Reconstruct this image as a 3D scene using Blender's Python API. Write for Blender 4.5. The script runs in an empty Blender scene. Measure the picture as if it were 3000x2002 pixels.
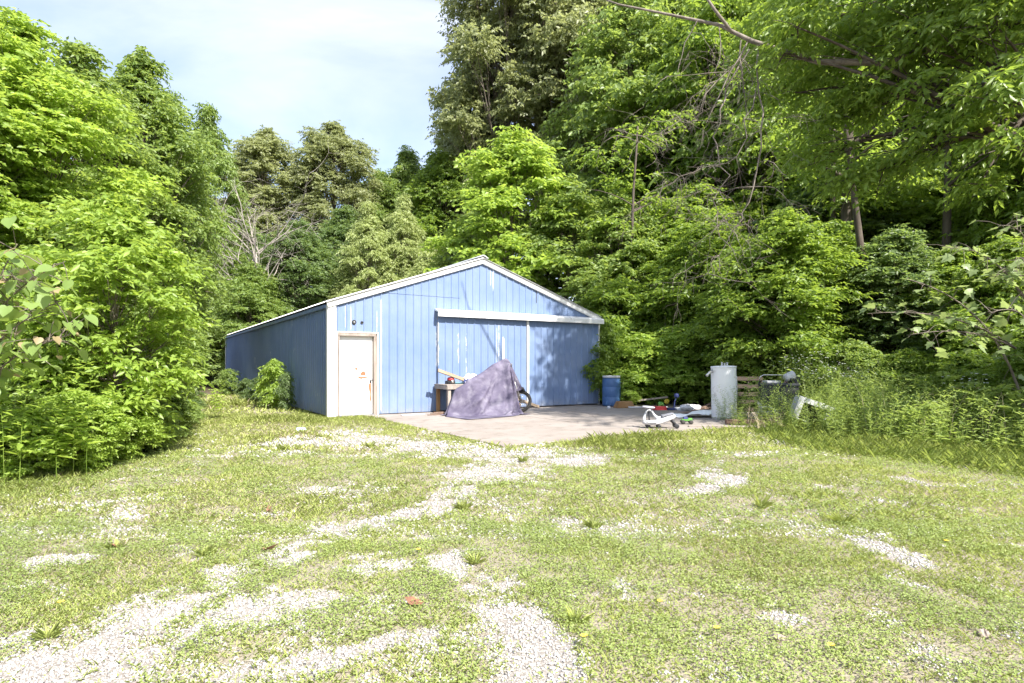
import bpy, math, random
import numpy as np
from mathutils import Vector, Matrix

# ------------------------------------------------------------------ camera, sky, sun, exposure
SC = bpy.context.scene
COL = SC.collection
CAM_H = 1.30
cam = bpy.data.cameras.new('camera')
cam.lens = 20.8; cam.sensor_width = 36.0; cam.sensor_fit = 'HORIZONTAL'
cam.shift_y = 0.023; cam.clip_start = 0.05; cam.clip_end = 3000
camo = bpy.data.objects.new('camera', cam); COL.objects.link(camo)
camo.location = (0, 0, CAM_H); camo.rotation_euler = (math.radians(90), 0, 0)
SC.camera = camo

SUN_AZ = math.radians(141)     # clockwise from +Y
SUN_EL = math.radians(47)
world = bpy.data.worlds.new('World'); SC.world = world; world.use_nodes = True
wn = world.node_tree.nodes; wl = world.node_tree.links
wn.clear()
w_out = wn.new('ShaderNodeOutputWorld'); w_bg = wn.new('ShaderNodeBackground')
sky = wn.new('ShaderNodeTexSky'); sky.sky_type = 'NISHITA'; sky.sun_disc = False
sky.sun_elevation = SUN_EL; sky.sun_rotation = SUN_AZ
sky.air_density = 1.0; sky.dust_density = 1.2; sky.ozone_density = 1.0; sky.altitude = 200
w_tc = wn.new('ShaderNodeTexCoord')
w_map = wn.new('ShaderNodeMapping'); w_map.inputs['Scale'].default_value = (1.0, 1.4, 3.2)
w_map.inputs['Rotation'].default_value = (0.2, 0.35, 0.5)
w_no = wn.new('ShaderNodeTexNoise'); w_no.inputs['Scale'].default_value = 1.7
w_no.inputs['Detail'].default_value = 7; w_no.inputs['Roughness'].default_value = 0.52
w_no.inputs['Distortion'].default_value = 0.35
w_rp = wn.new('ShaderNodeMapRange'); w_rp.inputs[1].default_value = 0.30; w_rp.inputs[2].default_value = 0.72
w_rp.inputs[3].default_value = 0.0; w_rp.inputs[4].default_value = 0.58
w_mx = wn.new('ShaderNodeMix'); w_mx.data_type = 'RGBA'
wl.new(w_tc.outputs['Generated'], w_map.inputs['Vector']); wl.new(w_map.outputs[0], w_no.inputs['Vector'])
wl.new(w_no.outputs['Fac'], w_rp.inputs[0]); wl.new(w_rp.outputs[0], w_mx.inputs[0])
wl.new(sky.outputs[0], w_mx.inputs[6]); w_mx.inputs[7].default_value = (5.6, 5.6, 6.15, 1)
wl.new(w_mx.outputs[2], w_bg.inputs['Color']); w_bg.inputs['Strength'].default_value = 0.104
wl.new(w_bg.outputs[0], w_out.inputs[0])

sun = bpy.data.lights.new('sun', 'SUN'); sun.energy = 4.4; sun.angle = math.radians(0.6)
sun.color = (1.0, 0.945, 0.86)
suno = bpy.data.objects.new('sun', sun); COL.objects.link(suno)
SDIR = Vector((math.sin(SUN_AZ)*math.cos(SUN_EL), math.cos(SUN_AZ)*math.cos(SUN_EL), math.sin(SUN_EL)))
suno.rotation_euler = SDIR.to_track_quat('Z', 'Y').to_euler(); suno.location = SDIR*60

vs = SC.view_settings
vs.view_transform = 'Standard'; vs.look = 'None'; vs.gamma = 1.0; vs.use_curve_mapping = False
vs.exposure = 1.48
cy = SC.cycles
cy.max_bounces = 9; cy.diffuse_bounces = 6; cy.glossy_bounces = 2; cy.transmission_bounces = 6; cy.transparent_max_bounces = 4
cy.caustics_reflective = False; cy.caustics_refractive = False
cy.use_denoising = True; cy.sample_clamp_indirect = 6.0
cy.use_adaptive_sampling = True; cy.adaptive_threshold = 0.02

# ------------------------------------------------------------------ helpers: photo measurements -> places on the ground
F = 1357.5; HU = 1175.0; HV = 838.0        # focal length and horizon of the photograph (2350 px wide)
def gp(u, v):
    d = F*CAM_H/(v-HV); return ((u-HU)/F*d, d)
def at(u, d): return ((u-HU)/F*d, d)
def zat(v, d): return CAM_H+(HV-v)/F*d

TH = math.radians(32.3); CT, ST = math.cos(TH), math.sin(TH)
OX, OY = -4.60, 14.85                       # front-left corner of the barn
def bw(s, n, z=0.0): return (OX+CT*s+ST*n, OY+ST*s-CT*n, z)     # s along front wall, n out from it
def to_sn(x, y):
    dx, dy = x-OX, y-OY
    return CT*dx+ST*dy, ST*dx-CT*dy

def tag(o, label=None, cat=None, group=None, kind=None):
    if label: o['label'] = label
    if cat: o['category'] = cat
    if group: o['group'] = group
    if kind: o['kind'] = kind
    return o
def empty(name, loc=(0, 0, 0), rz=0.0, label=None, cat=None, group=None, kind=None):
    o = bpy.data.objects.new(name, None); COL.objects.link(o)
    o.location = loc; o.rotation_euler = (0, 0, rz); o.empty_display_size = 0.1
    return tag(o, label, cat, group, kind)
def link(name, me, parent=None, mat=None):
    o = bpy.data.objects.new(name, me); COL.objects.link(o)
    if parent is not None: o.parent = parent
    if mat is not None:
        me.materials.clear(); me.materials.append(mat)
    return o
def np_mesh(name, V, T, attrs=None, smooth=False):
    V = np.asarray(V, dtype=np.float32).reshape(-1, 3); T = np.asarray(T, dtype=np.int32)
    k = T.shape[1]
    me = bpy.data.meshes.new(name)
    me.vertices.add(len(V)); me.vertices.foreach_set('co', V.ravel())
    me.loops.add(T.size); me.loops.foreach_set('vertex_index', T.ravel())
    me.polygons.add(len(T)); me.polygons.foreach_set('loop_start', np.arange(0, T.size, k, dtype=np.int32))
    try: me.polygons.foreach_set('loop_total', np.full(len(T), k, dtype=np.int32))
    except Exception: pass
    if smooth: me.polygons.foreach_set('use_smooth', np.ones(len(T), dtype=bool))
    if attrs:
        for an, av in attrs.items():
            a = me.attributes.new(an, 'FLOAT', 'POINT'); a.data.foreach_set('value', np.asarray(av, dtype=np.float32).ravel())
    me.update(calc_edges=True); me.validate()
    return me

class MB:
    """collects shapes; build() links them as ONE mesh object"""
    def __init__(self): self.v = []; self.f = []; self.sm = []
    def add(self, vs_, fs_, smooth=False, M=None):
        b = len(self.v)
        for p in vs_:
            q = Vector(p)
            self.v.append(tuple(M @ q) if M is not None else tuple(q))
        for f in fs_: self.f.append(tuple(b+i for i in f)); self.sm.append(smooth)
        return self
    def box(self, c, s, M=None, rz=0, taper=1.0):
        x, y, z = s[0]/2, s[1]/2, s[2]/2
        t = taper
        P = [(-x,-y,-z),(x,-y,-z),(x,y,-z),(-x,y,-z),(-x*t,-y*t,z),(x*t,-y*t,z),(x*t,y*t,z),(-x*t,y*t,z)]
        R = Matrix.Translation(Vector(c)) @ Matrix.Rotation(rz, 4, 'Z')
        if M is not None: R = M @ R
        return self.add(P, [(0,3,2,1),(4,5,6,7),(0,1,5,4),(1,2,6,5),(2,3,7,6),(3,0,4,7)], False, R)
    def bar(self, a, b, w, h, up=(0,0,1)):
        a = Vector(a); b = Vector(b); d = (b-a); L = d.length; d.normalize()
        u = Vector(up); sd = d.cross(u)
        if sd.length < 1e-4: sd = Vector((1,0,0))
        sd.normalize(); u = sd.cross(d)
        M = Matrix(((d.x, sd.x, u.x, 0),(d.y, sd.y, u.y, 0),(d.z, sd.z, u.z, 0),(0,0,0,1)))
        M = Matrix.Translation((a+b)/2) @ M
        return self.box((0,0,0), (L, w, h), M)
    def tube(self, path, rad, n=8, caps=True, smooth=True):
        path = [Vector(p) for p in path]; m = len(path)
        if not hasattr(rad, '__len__'): rad = [rad]*m
        vs_ = []; fs_ = []
        ref = Vector((0.31, 0.17, 0.93))
        prev = None
        for i, p in enumerate(path):
            d = (path[min(i+1, m-1)]-path[max(i-1, 0)])
            if d.length < 1e-9: d = Vector((0,0,1))
            d.normalize()
            if prev is None:
                a = d.cross(ref if abs(d.dot(ref)) < 0.95 else Vector((1,0,0)))
            else:
                a = prev - d*prev.dot(d)
                if a.length < 1e-6: a = d.cross(ref)
            a.normalize(); prev = a; b = d.cross(a)
            for k in range(n):
                t = 2*math.pi*k/n
                vs_.append(p+(a*math.cos(t)+b*math.sin(t))*rad[i])
        for i in range(m-1):
            for k in range(n):
                k2 = (k+1) % n
                fs_.append((i*n+k, i*n+k2, (i+1)*n+k2, (i+1)*n+k))
        if caps:
            fs_.append(tuple(reversed(range(n)))); fs_.append(tuple((m-1)*n+k for k in range(n)))
        return self.add(vs_, fs_, smooth)
    def lathe(self, prof, n=24, M=None, smooth=True):
        vs_ = []; fs_ = []; m = len(prof)
        for (r, z) in prof:
            for k in range(n):
                t = 2*math.pi*k/n; vs_.append((r*math.cos(t), r*math.sin(t), z))
        for i in range(m-1):
            for k in range(n):
                k2 = (k+1) % n; fs_.append((i*n+k, i*n+k2, (i+1)*n+k2, (i+1)*n+k))
        if prof[0][0] > 1e-6: fs_.append(tuple(reversed(range(n))))
        if prof[-1][0] > 1e-6: fs_.append(tuple((m-1)*n+k for k in range(n)))
        return self.add(vs_, fs_, smooth, M)
    def prism(self, pts, z0, z1, M=None):
        n = len(pts)
        vs_ = [(x, y, z0) for x, y in pts]+[(x, y, z1) for x, y in pts]
        fs_ = [tuple(reversed(range(n))), tuple(range(n, 2*n))]+[(i, (i+1) % n, n+(i+1) % n, n+i) for i in range(n)]
        return self.add(vs_, fs_, False, M)
    def torus(self, R, r, n=28, k=10, M=None, flat=1.0):
        vs_ = []; fs_ = []
        for i in range(n):
            a = 2*math.pi*i/n
            for j in range(k):
                b = 2*math.pi*j/k; q = R+r*math.cos(b)
                vs_.append((q*math.cos(a), q*math.sin(a), r*flat*math.sin(b)))
        for i in range(n):
            for j in range(k):
                i2 = (i+1) % n; j2 = (j+1) % k
                fs_.append((i*k+j, i2*k+j, i2*k+j2, i*k+j2))
        return self.add(vs_, fs_, True, M)
    def mesh(self, name):
        me = bpy.data.meshes.new(name); me.from_pydata(self.v, [], self.f)
        me.polygons.foreach_set('use_smooth', self.sm); me.update(); return me
    def build(self, name, mat, parent=None, bevel=0.0, seg=2):
        o = link(name, self.mesh(name), parent, mat)
        if bevel > 0:
            m = o.modifiers.new('bevel', 'BEVEL'); m.width = bevel; m.segments = seg; m.limit_method = 'ANGLE'; m.angle_limit = math.radians(40)
        return o

# ------------------------------------------------------------------ numpy noise
def _hash(ix, iy, seed):
    h = (ix.astype(np.int64)*374761393 + iy.astype(np.int64)*668265263 + seed*1442695041) & 0xffffffff
    h = ((h ^ (h >> 13))*1274126177) & 0xffffffff
    return ((h ^ (h >> 16)) & 0xffff)/65535.0
def vnoise(x, y, seed=0):
    x = np.asarray(x, float); y = np.asarray(y, float)
    ix = np.floor(x); iy = np.floor(y); fx = x-ix; fy = y-iy
    fx = fx*fx*(3-2*fx); fy = fy*fy*(3-2*fy)
    a = _hash(ix, iy, seed); b = _hash(ix+1, iy, seed); c = _hash(ix, iy+1, seed); d = _hash(ix+1, iy+1, seed)
    return (a*(1-fx)+b*fx)*(1-fy)+(c*(1-fx)+d*fx)*fy
def fbm(x, y, sc, seed=0, oct=4):
    s = 0; a = 0.5; t = 0
    for o in range(oct):
        s = s+a*vnoise(x*sc+17.3*o, y*sc-9.1*o, seed+o*7); t += a; a *= 0.5; sc *= 2.03
    return s/t
def sstep(a, b, x):
    t = np.clip((x-a)/(b-a), 0, 1); return t*t*(3-2*t)

# ------------------------------------------------------------------ materials
def mat_new(name):
    m = bpy.data.materials.new(name); m.use_nodes = True
    nt = m.node_tree; nt.nodes.clear()
    out = nt.nodes.new('ShaderNodeOutputMaterial'); bs = nt.nodes.new('ShaderNodeBsdfPrincipled')
    nt.links.new(bs.outputs[0], out.inputs[0])
    return m, nt, bs, out
def N(nt, t, **kw):
    n = nt.nodes.new(t)
    for k, v in kw.items(): setattr(n, k, v)
    return n
def mixc(nt, fac, a, b, blend='MIX'):
    m = nt.nodes.new('ShaderNodeMix'); m.data_type = 'RGBA'; m.blend_type = blend
    for idx, v in ((0, fac), (6, a), (7, b)):
        if hasattr(v, 'is_linked'): nt.links.new(v, m.inputs[idx])
        elif idx == 0: m.inputs[0].default_value = v
        else: m.inputs[idx].default_value = (*v, 1)
    return m.outputs[2]
def math_(nt, op, a, b=0.0, c=0.0, clamp=False):
    m = nt.nodes.new('ShaderNodeMath'); m.operation = op; m.use_clamp = clamp
    for i, v in enumerate((a, b, c)):
        if hasattr(v, 'is_linked'): nt.links.new(v, m.inputs[i])
        else: m.inputs[i].default_value = v
    return m.outputs[0]
def noise(nt, vec, scale, detail=4, rough=0.55, dist=0.0):
    n = nt.nodes.new('ShaderNodeTexNoise'); n.inputs['Scale'].default_value = scale
    n.inputs['Detail'].default_value = detail; n.inputs['Roughness'].default_value = rough; n.inputs['Distortion'].default_value = dist
    if vec is not None: nt.links.new(vec, n.inputs['Vector'])
    return n.outputs['Fac']
def mrange(nt, v, a, b, c=0.0, d=1.0):
    m = nt.nodes.new('ShaderNodeMapRange'); nt.links.new(v, m.inputs[0])
    for i, q in enumerate((a, b, c, d)): m.inputs[i+1].default_value = q
    return m.outputs[0]
def mapping(nt, vec, scale):
    m = nt.nodes.new('ShaderNodeMapping'); m.inputs['Scale'].default_value = scale; nt.links.new(vec, m.inputs['Vector']); return m.outputs[0]
def objco(nt): return nt.nodes.new('ShaderNodeTexCoord').outputs['Object']
def bump(nt, bs, h, strength=0.3, dist=0.01):
    b = nt.nodes.new('ShaderNodeBump'); b.inputs['Strength'].default_value = strength; b.inputs['Distance'].default_value = dist
    nt.links.new(h, b.inputs['Height']); nt.links.new(b.outputs[0], bs.inputs['Normal'])
def weathered(name, c1, c2, rough=0.6, sc=3.0, stretch=(1,1,1), metal=0.0, bmp=0.15, spot=None, spec=0.4, lo=0.35, hi=0.68):
    m, nt, bs, out = mat_new(name)
    co = mapping(nt, objco(nt), stretch)
    n1 = noise(nt, co, sc, 6, 0.6); f = mrange(nt, n1, lo, hi)
    c = mixc(nt, f, c1, c2)
    if spot:
        n3 = noise(nt, co, sc*2.7, 5, 0.65); f3 = mrange(nt, n3, 0.60, 0.68); c = mixc(nt, f3, c, spot)
    nt.links.new(c, bs.inputs['Base Color'])
    bs.inputs['Roughness'].default_value = rough; bs.inputs['Metallic'].default_value = metal
    bs.inputs['Specular IOR Level'].default_value = spec
    n2 = noise(nt, co, sc*8, 5, 0.6)
    if bmp: bump(nt, bs, n2, bmp, 0.01)
    return m

def leaf_mat(name, dark, light, trans, tf=0.52, rough=0.42, var=0.5, k=1.08):
    dark = tuple(min(.8, q*k*1.25) for q in dark); light = tuple(min(.8, q*k) for q in light); trans = tuple(min(.85, q*k) for q in trans)
    """leaf: diffuse + translucent, tint from a per-leaf attribute and a per-object random"""
    m, nt, bs, out = mat_new(name)
    at_ = N(nt, 'ShaderNodeAttribute', attribute_name='tint')
    oi = N(nt, 'ShaderNodeObjectInfo')
    f = math_(nt, 'ADD', math_(nt, 'MULTIPLY', at_.outputs['Fac'], 0.75), math_(nt, 'MULTIPLY', oi.outputs['Random'], 0.25))
    c = mixc(nt, f, dark, light)
    nt.links.new(c, bs.inputs['Base Color'])
    bs.inputs['Roughness'].default_value = rough; bs.inputs['Specular IOR Level'].default_value = 0.5
    tr = N(nt, 'ShaderNodeBsdfTranslucent')
    tc = mixc(nt, f, tuple(q*0.75 for q in trans), trans)
    nt.links.new(tc, tr.inputs['Color'])
    mx = N(nt, 'ShaderNodeMixShader'); mx.inputs[0].default_value = tf
    nt.links.new(bs.outputs[0], mx.inputs[1]); nt.links.new(tr.outputs[0], mx.inputs[2])
    nt.links.new(mx.outputs[0], out.inputs[0])
    return m

# leaf colours (albedo)
L_BRIGHT = leaf_mat('leaf_bright', (.140,.220,.036), (.365,.490,.100), (.48,.62,.09))
L_MID    = leaf_mat('leaf_mid',    (.102,.162,.040), (.270,.360,.105), (.38,.49,.09))
L_OLIVE  = leaf_mat('leaf_olive',  (.150,.175,.080), (.350,.380,.190), (.38,.42,.15))
L_DARK   = leaf_mat('leaf_dark',   (.072,.120,.045), (.180,.250,.095), (.26,.36,.08))
L_LIME   = leaf_mat('leaf_lime',   (.220,.270,.095), (.460,.520,.230), (.50,.57,.19))
L_FOREST = leaf_mat('leaf_forest', (.088,.145,.024), (.230,.325,.062), (.36,.49,.06))
L_SYC    = leaf_mat('leaf_sycamore', (.180,.245,.100), (.350,.435,.200), (.37,.46,.15))
L_RED    = leaf_mat('leaf_redbud', (.150,.235,.060), (.280,.385,.125), (.40,.52,.10))
L_PINK   = leaf_mat('leaf_young',  (.30,.25,.13), (.42,.31,.20), (.45,.36,.18))
L_GRASS  = leaf_mat('grass_green', (.225,.265,.075), (.430,.485,.145), (.49,.55,.13), tf=0.38, rough=0.6)
L_LONG   = leaf_mat('grass_long',  (.170,.240,.055), (.370,.440,.125), (.46,.54,.12), tf=0.38, rough=0.6)
L_CLOVER = leaf_mat('clover',      (.160,.212,.062), (.335,.405,.125), (.38,.47,.11), tf=0.33, rough=0.6)
L_DRY    = leaf_mat('dry_stalk',   (.34,.28,.18), (.60,.52,.37), (.5,.44,.27), tf=0.2, rough=0.8)
L_WEED   = leaf_mat('weed_leaf',   (.150,.215,.060), (.340,.425,.135), (.42,.53,.11))
TWIG_L = weathered('bleached_wood', (0.24,0.21,0.185), (0.40,0.36,0.325), 0.9, 9, (1,1,0.4), bmp=0.5)
BARK  = weathered('bark', (0.10,0.080,0.062), (0.24,0.205,0.17), 0.9, 6, (1,1,0.25), bmp=0.8)
BARK_D= weathered('bark_dark', (0.055,0.043,0.034), (0.13,0.105,0.085), 0.9, 6, (1,1,0.25), bmp=0.8)
TWIG  = weathered('dead_wood', (0.13,0.108,0.090), (0.27,0.232,0.198), 0.9, 9, (1,1,0.4), bmp=0.5)

# ------------------------------------------------------------------ ground
def blobs_eval(u, v, L):
    m = np.zeros_like(u)
    for (cu, cv, ru, rv, rot, st) in L:
        a = math.radians(rot); du = u-cu; dv = v-cv
        p = (du*math.cos(a)+dv*math.sin(a))/ru; q = (-du*math.sin(a)+dv*math.cos(a))/rv
        m = np.maximum(m, st*np.clip(1.30-np.sqrt(p*p+q*q)*0.85, 0, 1))
    return m
GRAVEL = [ # where the white gravel lies: centre and reach (photo pixels on the ground), tilt, strength
 (690,1010,120,16,-4,1.0),(800,1000,100,18,3,1.05),(930,1018,130,12,6,.95),(1130,1045,150,20,3,1.0),(1290,1052,110,15,4,.95),(1080,1068,90,12,0,.8),
 (1050,1024,120,8,3,.9),(1230,1068,60,12,0,.8),
 (800,1118,110,17,-6,.72),(930,1120,60,12,0,.6),(1010,1150,75,42,-20,.76),(1020,1180,50,22,0,.7),(930,1212,80,10,0,.6),
 (740,1235,80,34,-14,.82),(590,1290,110,38,-32,.92),(650,1265,60,20,-20,.7),(440,1370,150,34,-20,.88),(300,1420,160,44,-16,.92),(160,1480,170,60,-12,.95),
 (60,1540,140,48,-8,.85),(330,1500,170,60,-10,.82),(480,1545,180,40,0,.75),(680,1370,110,30,-8,.80),(640,1430,90,20,-10,.62),(760,1470,110,26,0,.6),
 (130,1285,80,20,-12,.75),(620,1520,120,30,0,.66),(830,1540,110,30,0,.68),
 (1060,1310,70,42,20,.92),(1140,1380,60,50,35,.9),(1180,1450,70,60,50,1.0),(1215,1530,90,70,60,1.05),(1100,1560,120,40,0,.75),(900,1285,70,18,5,.62),
 (1010,1500,80,24,0,.55),(1320,1330,60,16,0,.5),
 (1670,1092,95,16,4,.82),(1600,1122,60,14,-10,.72),(1870,1150,60,12,6,.7),(1790,1185,50,12,10,.72),(1880,1205,90,13,10,.72),(2000,1240,90,13,16,.6),
 (1480,1380,80,18,10,.56),(1580,1440,70,18,14,.55),(1690,1345,70,18,10,.5),(1420,1225,80,12,0,.55),(1640,1205,50,16,0,.55),(1740,1040,50,8,0,.5),(2120,1290,90,16,14,.5),
]
TRACKS = [ # worn wheel tracks: (u, v, half width) along each
 ([(1230,1050,34),(1090,1085,26),(1010,1150,30),(900,1185,16),(760,1228,26),(600,1290,34),(450,1365,40),(280,1430,52),(60,1530,60)], .86),
 ([(1030,1290,34),(1090,1335,36),(1150,1400,44),(1185,1460,52),(1220,1560,66),(1260,1680,80)], .95),
 ([(760,1345,20),(620,1380,30),(470,1440,36),(330,1500,48),(180,1580,60)], .74),
 ([(1620,1085,18),(1700,1098,16)], .85), ([(1590,1125,14),(1650,1110,12)], .75), ([(1770,1180,10),(1880,1205,13),(1990,1240,13),(2120,1285,14)], .78),
 ([(880,1120,16),(730,1125,16)], .70), ([(900,1285,18),(800,1300,14)], .62), ([(980,1420,16),(800,1480,24),(560,1560,30)], .60), ([(200,1270,14),(90,1295,16)], .80)]
def tracks_eval(u, v):
    m = np.zeros_like(u)
    for pts, st in TRACKS:
        for (a, b, wa), (c, d, wc) in zip(pts[:-1], pts[1:]):
            ex, ey = c-a, (d-b)*2.0; t = np.clip(((u-a)*ex+(v-b)*2.0*ey)/(ex*ex+ey*ey), 0, 1)
            dist = np.hypot(u-(a+ex*t), (v-b)*2.0-ey*t)/((wa+(wc-wa)*t)*1.45)
            m = np.maximum(m, st*np.clip(1.45-dist*.8, 0, 1))
    return m
def photo_uv(x, y):
    yy = np.maximum(y, 0.6); return HU+x/yy*F, HV+F*CAM_H/yy
def slab_in(x, y, g=0.0):
    s, n = to_sn(x, y); return (s > 0.9-g) & (s < 11.2+g) & (n > -0.3-g) & (n < 6.9+g)
def gravel_val(x, y):
    u, v = photo_uv(x, y)
    w = 26*(fbm(x, y, 1.1, 91)-0.5)*np.clip(6/np.maximum(y, 1), .3, 2)
    m = np.maximum(blobs_eval(u+w*2.4, v+w*0.6, [g for g in GRAVEL if g[1] < 1085]), tracks_eval(u+w*2.2, v+w*0.7))
    n = (fbm(x, y, 1.4, 5)-0.5)*1.1 + (fbm(x, y, 4.2, 23)-0.5)*1.5 + (fbm(x, y, 12.0, 29)-0.5)*1.3
    base = 0.09*sstep(1250, 1500, v)*sstep(1700, 900, u)+0.07
    core = sstep(0.90, 1.05, m)*0.35
    return m*0.73+core*.40*(y > 7)+base+n*0.95
def gravel_mask(x, y):
    return sstep(0.18, 0.72, gravel_val(x, y))*(y > 0.5)*(y < 14)
def hedge_x(y):   # right-hand limit of the left thicket
    return np.interp(y, [0, 4, 6.6, 8, 11, 16, 30, 60], [-7.2, -6.2, -5.7, -5.3, -6.1, -8.0, -18, -30])
def wood_x(y):    # left-hand limit of the right-hand wood
    return np.interp(y, [0, 5, 9, 13, 16, 20, 26, 40], [11.5, 9.5, 8.0, 7.2, 7.6, 5.0, 0.5, -6])
def gh(x, y):
    x = np.asarray(x, float); y = np.asarray(y, float)
    h = 0.05*(fbm(x, y, 0.35, 40)-0.5)+0.022*(fbm(x, y, 2.2, 41, 3)-0.5)
    h = h-0.025
    s, n = to_sn(x, y)
    # earth sits below the slab and the barn floor
    d = np.maximum(np.maximum(0.9-s, s-11.2), np.maximum(-0.3-n, n-6.9))
    h = np.where(d < 0.25, h*sstep(0.0, 0.25, d)-0.022*(1-sstep(0.0, 0.25, d))-0.05*(1-sstep(-0.06, 0.0, d)), h)
    ib = (s > 0.02) & (s < 8.85) & (n < -0.05) & (n > -20.4); h = np.where(ib, -0.10, h)
    h = h + 0.26*np.clip(x-13, 0, 40)**1.0*sstep(13, 20, x)
    h = h + 0.20*np.clip(y-38, 0, 60)*sstep(38, 48, y)
    h = h + 0.10*np.clip(-x-16, 0, 40)*sstep(16, 24, -x)
    return h
def gz(x, y): return float(gh(np.array([x]), np.array([y]))[0])

def axis(a, b, step, far, grow=1.22):
    c = list(np.arange(a, b, step)); st = step; q = c[0]; lo = []
    while q > -far: st *= grow; q -= st; lo.append(q)
    st = step; q = c[-1]; hi = []
    while q < far: st *= grow; q += st; hi.append(q)
    return np.array(lo[::-1]+c+hi)
gx = axis(-8.5, 10.0, 0.055, 420); gy = axis(1.6, 15.0, 0.055, 420)
GX, GY = np.meshgrid(gx, gy)
GXf, GYf = GX.ravel(), GY.ravel()
GZ = gh(GXf, GYf)
nx, ny = len(gx), len(gy)
idx = np.arange(nx*ny).reshape(ny, nx)
quads = np.stack([idx[:-1,:-1], idx[:-1,1:], idx[1:,1:], idx[1:,:-1]], -1).reshape(-1, 4)
gm = gravel_mask(GXf, GYf)
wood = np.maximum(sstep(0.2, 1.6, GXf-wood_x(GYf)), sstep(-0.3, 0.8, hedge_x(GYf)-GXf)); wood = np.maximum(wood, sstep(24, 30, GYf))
gme = np_mesh('ground', np.stack([GXf, GYf, GZ], 1), quads, {'gravel': gm, 'wood': wood}, smooth=True)
m, nt, bs, out = mat_new('ground')
co = objco(nt)
ag = N(nt, 'ShaderNodeAttribute', attribute_name='gravel').outputs['Fac']
aw = N(nt, 'ShaderNodeAttribute', attribute_name='wood').outputs['Fac']
nf = noise(nt, co, 55, 4, 0.65); nb = noise(nt, co, 3.0, 5, 0.6)
vor = N(nt, 'ShaderNodeTexVoronoi'); vor.inputs['Scale'].default_value = 60; nt.links.new(co, vor.inputs['Vector'])
soil = mixc(nt, mrange(nt, nb, .3, .7), (0.245,0.212,0.17), (0.27,0.245,0.18))
soil = mixc(nt, mrange(nt, nf, .42, .7), soil, (0.30,0.268,0.205))
stone = mixc(nt, vor.outputs['Color'], (0.30,0.28,0.258), (0.46,0.44,0.415))
stone = mixc(nt, mrange(nt, vor.outputs['Distance'], 0.0, 0.9, 0.0, 1.0), stone, (0.20,0.175,0.15))
gf = mrange(nt, math_(nt, 'ADD', ag, math_(nt, 'MULTIPLY', math_(nt, 'SUBTRACT', nf, 0.5), 0.9)), 0.35, 0.65)
c = mixc(nt, gf, soil, stone)
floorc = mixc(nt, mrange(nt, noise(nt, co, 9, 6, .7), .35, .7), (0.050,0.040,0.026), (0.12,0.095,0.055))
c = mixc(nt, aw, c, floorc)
nt.links.new(c, bs.inputs['Base Color']); bs.inputs['Roughness'].default_value = 0.95; bs.inputs['Specular IOR Level'].default_value = 0.1
bump(nt, bs, math_(nt, 'ADD', nf, math_(nt, 'MULTIPLY', vor.outputs['Distance'], -0.6)), 0.7, 0.015)
ground = link('ground', gme, None, m); tag(ground, kind='structure')

# concrete apron: cast bays with open joints
CONC, nt, bs, out = mat_new('concrete')
co = N(nt, 'ShaderNodeNewGeometry').outputs['Position']
c = mixc(nt, mrange(nt, noise(nt, co, 0.9, 6, .6), .3, .7), (0.245,0.212,0.188), (0.325,0.29,0.265))
c = mixc(nt, mrange(nt, noise(nt, co, 2.6, 7, .7), .52, .70), c, (0.185,0.155,0.132))
c = mixc(nt, mrange(nt, noise(nt, co, 60, 4, .7), .56, .70), c, (0.35,0.32,0.295))
nt.links.new(c, bs.inputs['Base Color']); bs.inputs['Roughness'].default_value = 0.9; bs.inputs['Specular IOR Level'].default_value = 0.2
bump(nt, bs, noise(nt, co, 45, 5, .65), 0.25, 0.01)
slab = empty('concrete_slab', bw(0.9, 0, 0), TH, kind='structure')
SS = [0.0, 3.42, 6.86, 10.3]; NN = [-0.25, 2.3, 4.6, 6.9]
for i in range(3):
    for j in range(3):
        p = MB(); a, b = SS[i]+0.006, SS[i+1]-0.006; c0, c1 = NN[j]+0.006, NN[j+1]-0.006
        dz = [0.0, -0.004, 0.003, 0.002, 0.0, -0.003, 0.001, -0.002, 0.002][i*3+j]
        p.box(((a+b)/2, -(c0+c1)/2, -0.06+dz/2), (b-a, c1-c0, 0.12+dz)); p.build('slab_panel', CONC, slab, 0.008)

# ------------------------------------------------------------------ barn
BLUE, nt, bs, out = mat_new('barn_blue_paint')
co = objco(nt); sp = N(nt, 'ShaderNodeSeparateXYZ'); nt.links.new(co, sp.inputs[0])
n_big = noise(nt, co, 0.9, 6, .65)
c = mixc(nt, mrange(nt, n_big, .3, .7), (0.136,0.204,0.362), (0.200,0.263,0.405))
n_st = noise(nt, mapping(nt, co, (9, 9, 0.35)), 4.0, 5, .6)
c = mixc(nt, mrange(nt, n_st, .55, .78, 0, .45), c, (0.27,0.345,0.455))
n_fl = noise(nt, mapping(nt, co, (1, 1, 0.25)), 22.0, 5, .7)
def streak(s0, w, z0, z1, gain):
    dx = math_(nt, 'DIVIDE', math_(nt, 'ABSOLUTE', math_(nt, 'SUBTRACT', sp.outputs['X'], s0)), w)
    a = math_(nt, 'SUBTRACT', 1.0, dx, clamp=True)
    b = mrange(nt, sp.outputs['Z'], z0-0.15, z0+0.1); d = mrange(nt, sp.outputs['Z'], z1-0.05, z1+0.2, 1.0, 0.0)
    k = math_(nt, 'MULTIPLY', math_(nt, 'MULTIPLY', a, b), d)
    return math_(nt, 'MULTIPLY', k, gain)
tot = None
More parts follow.
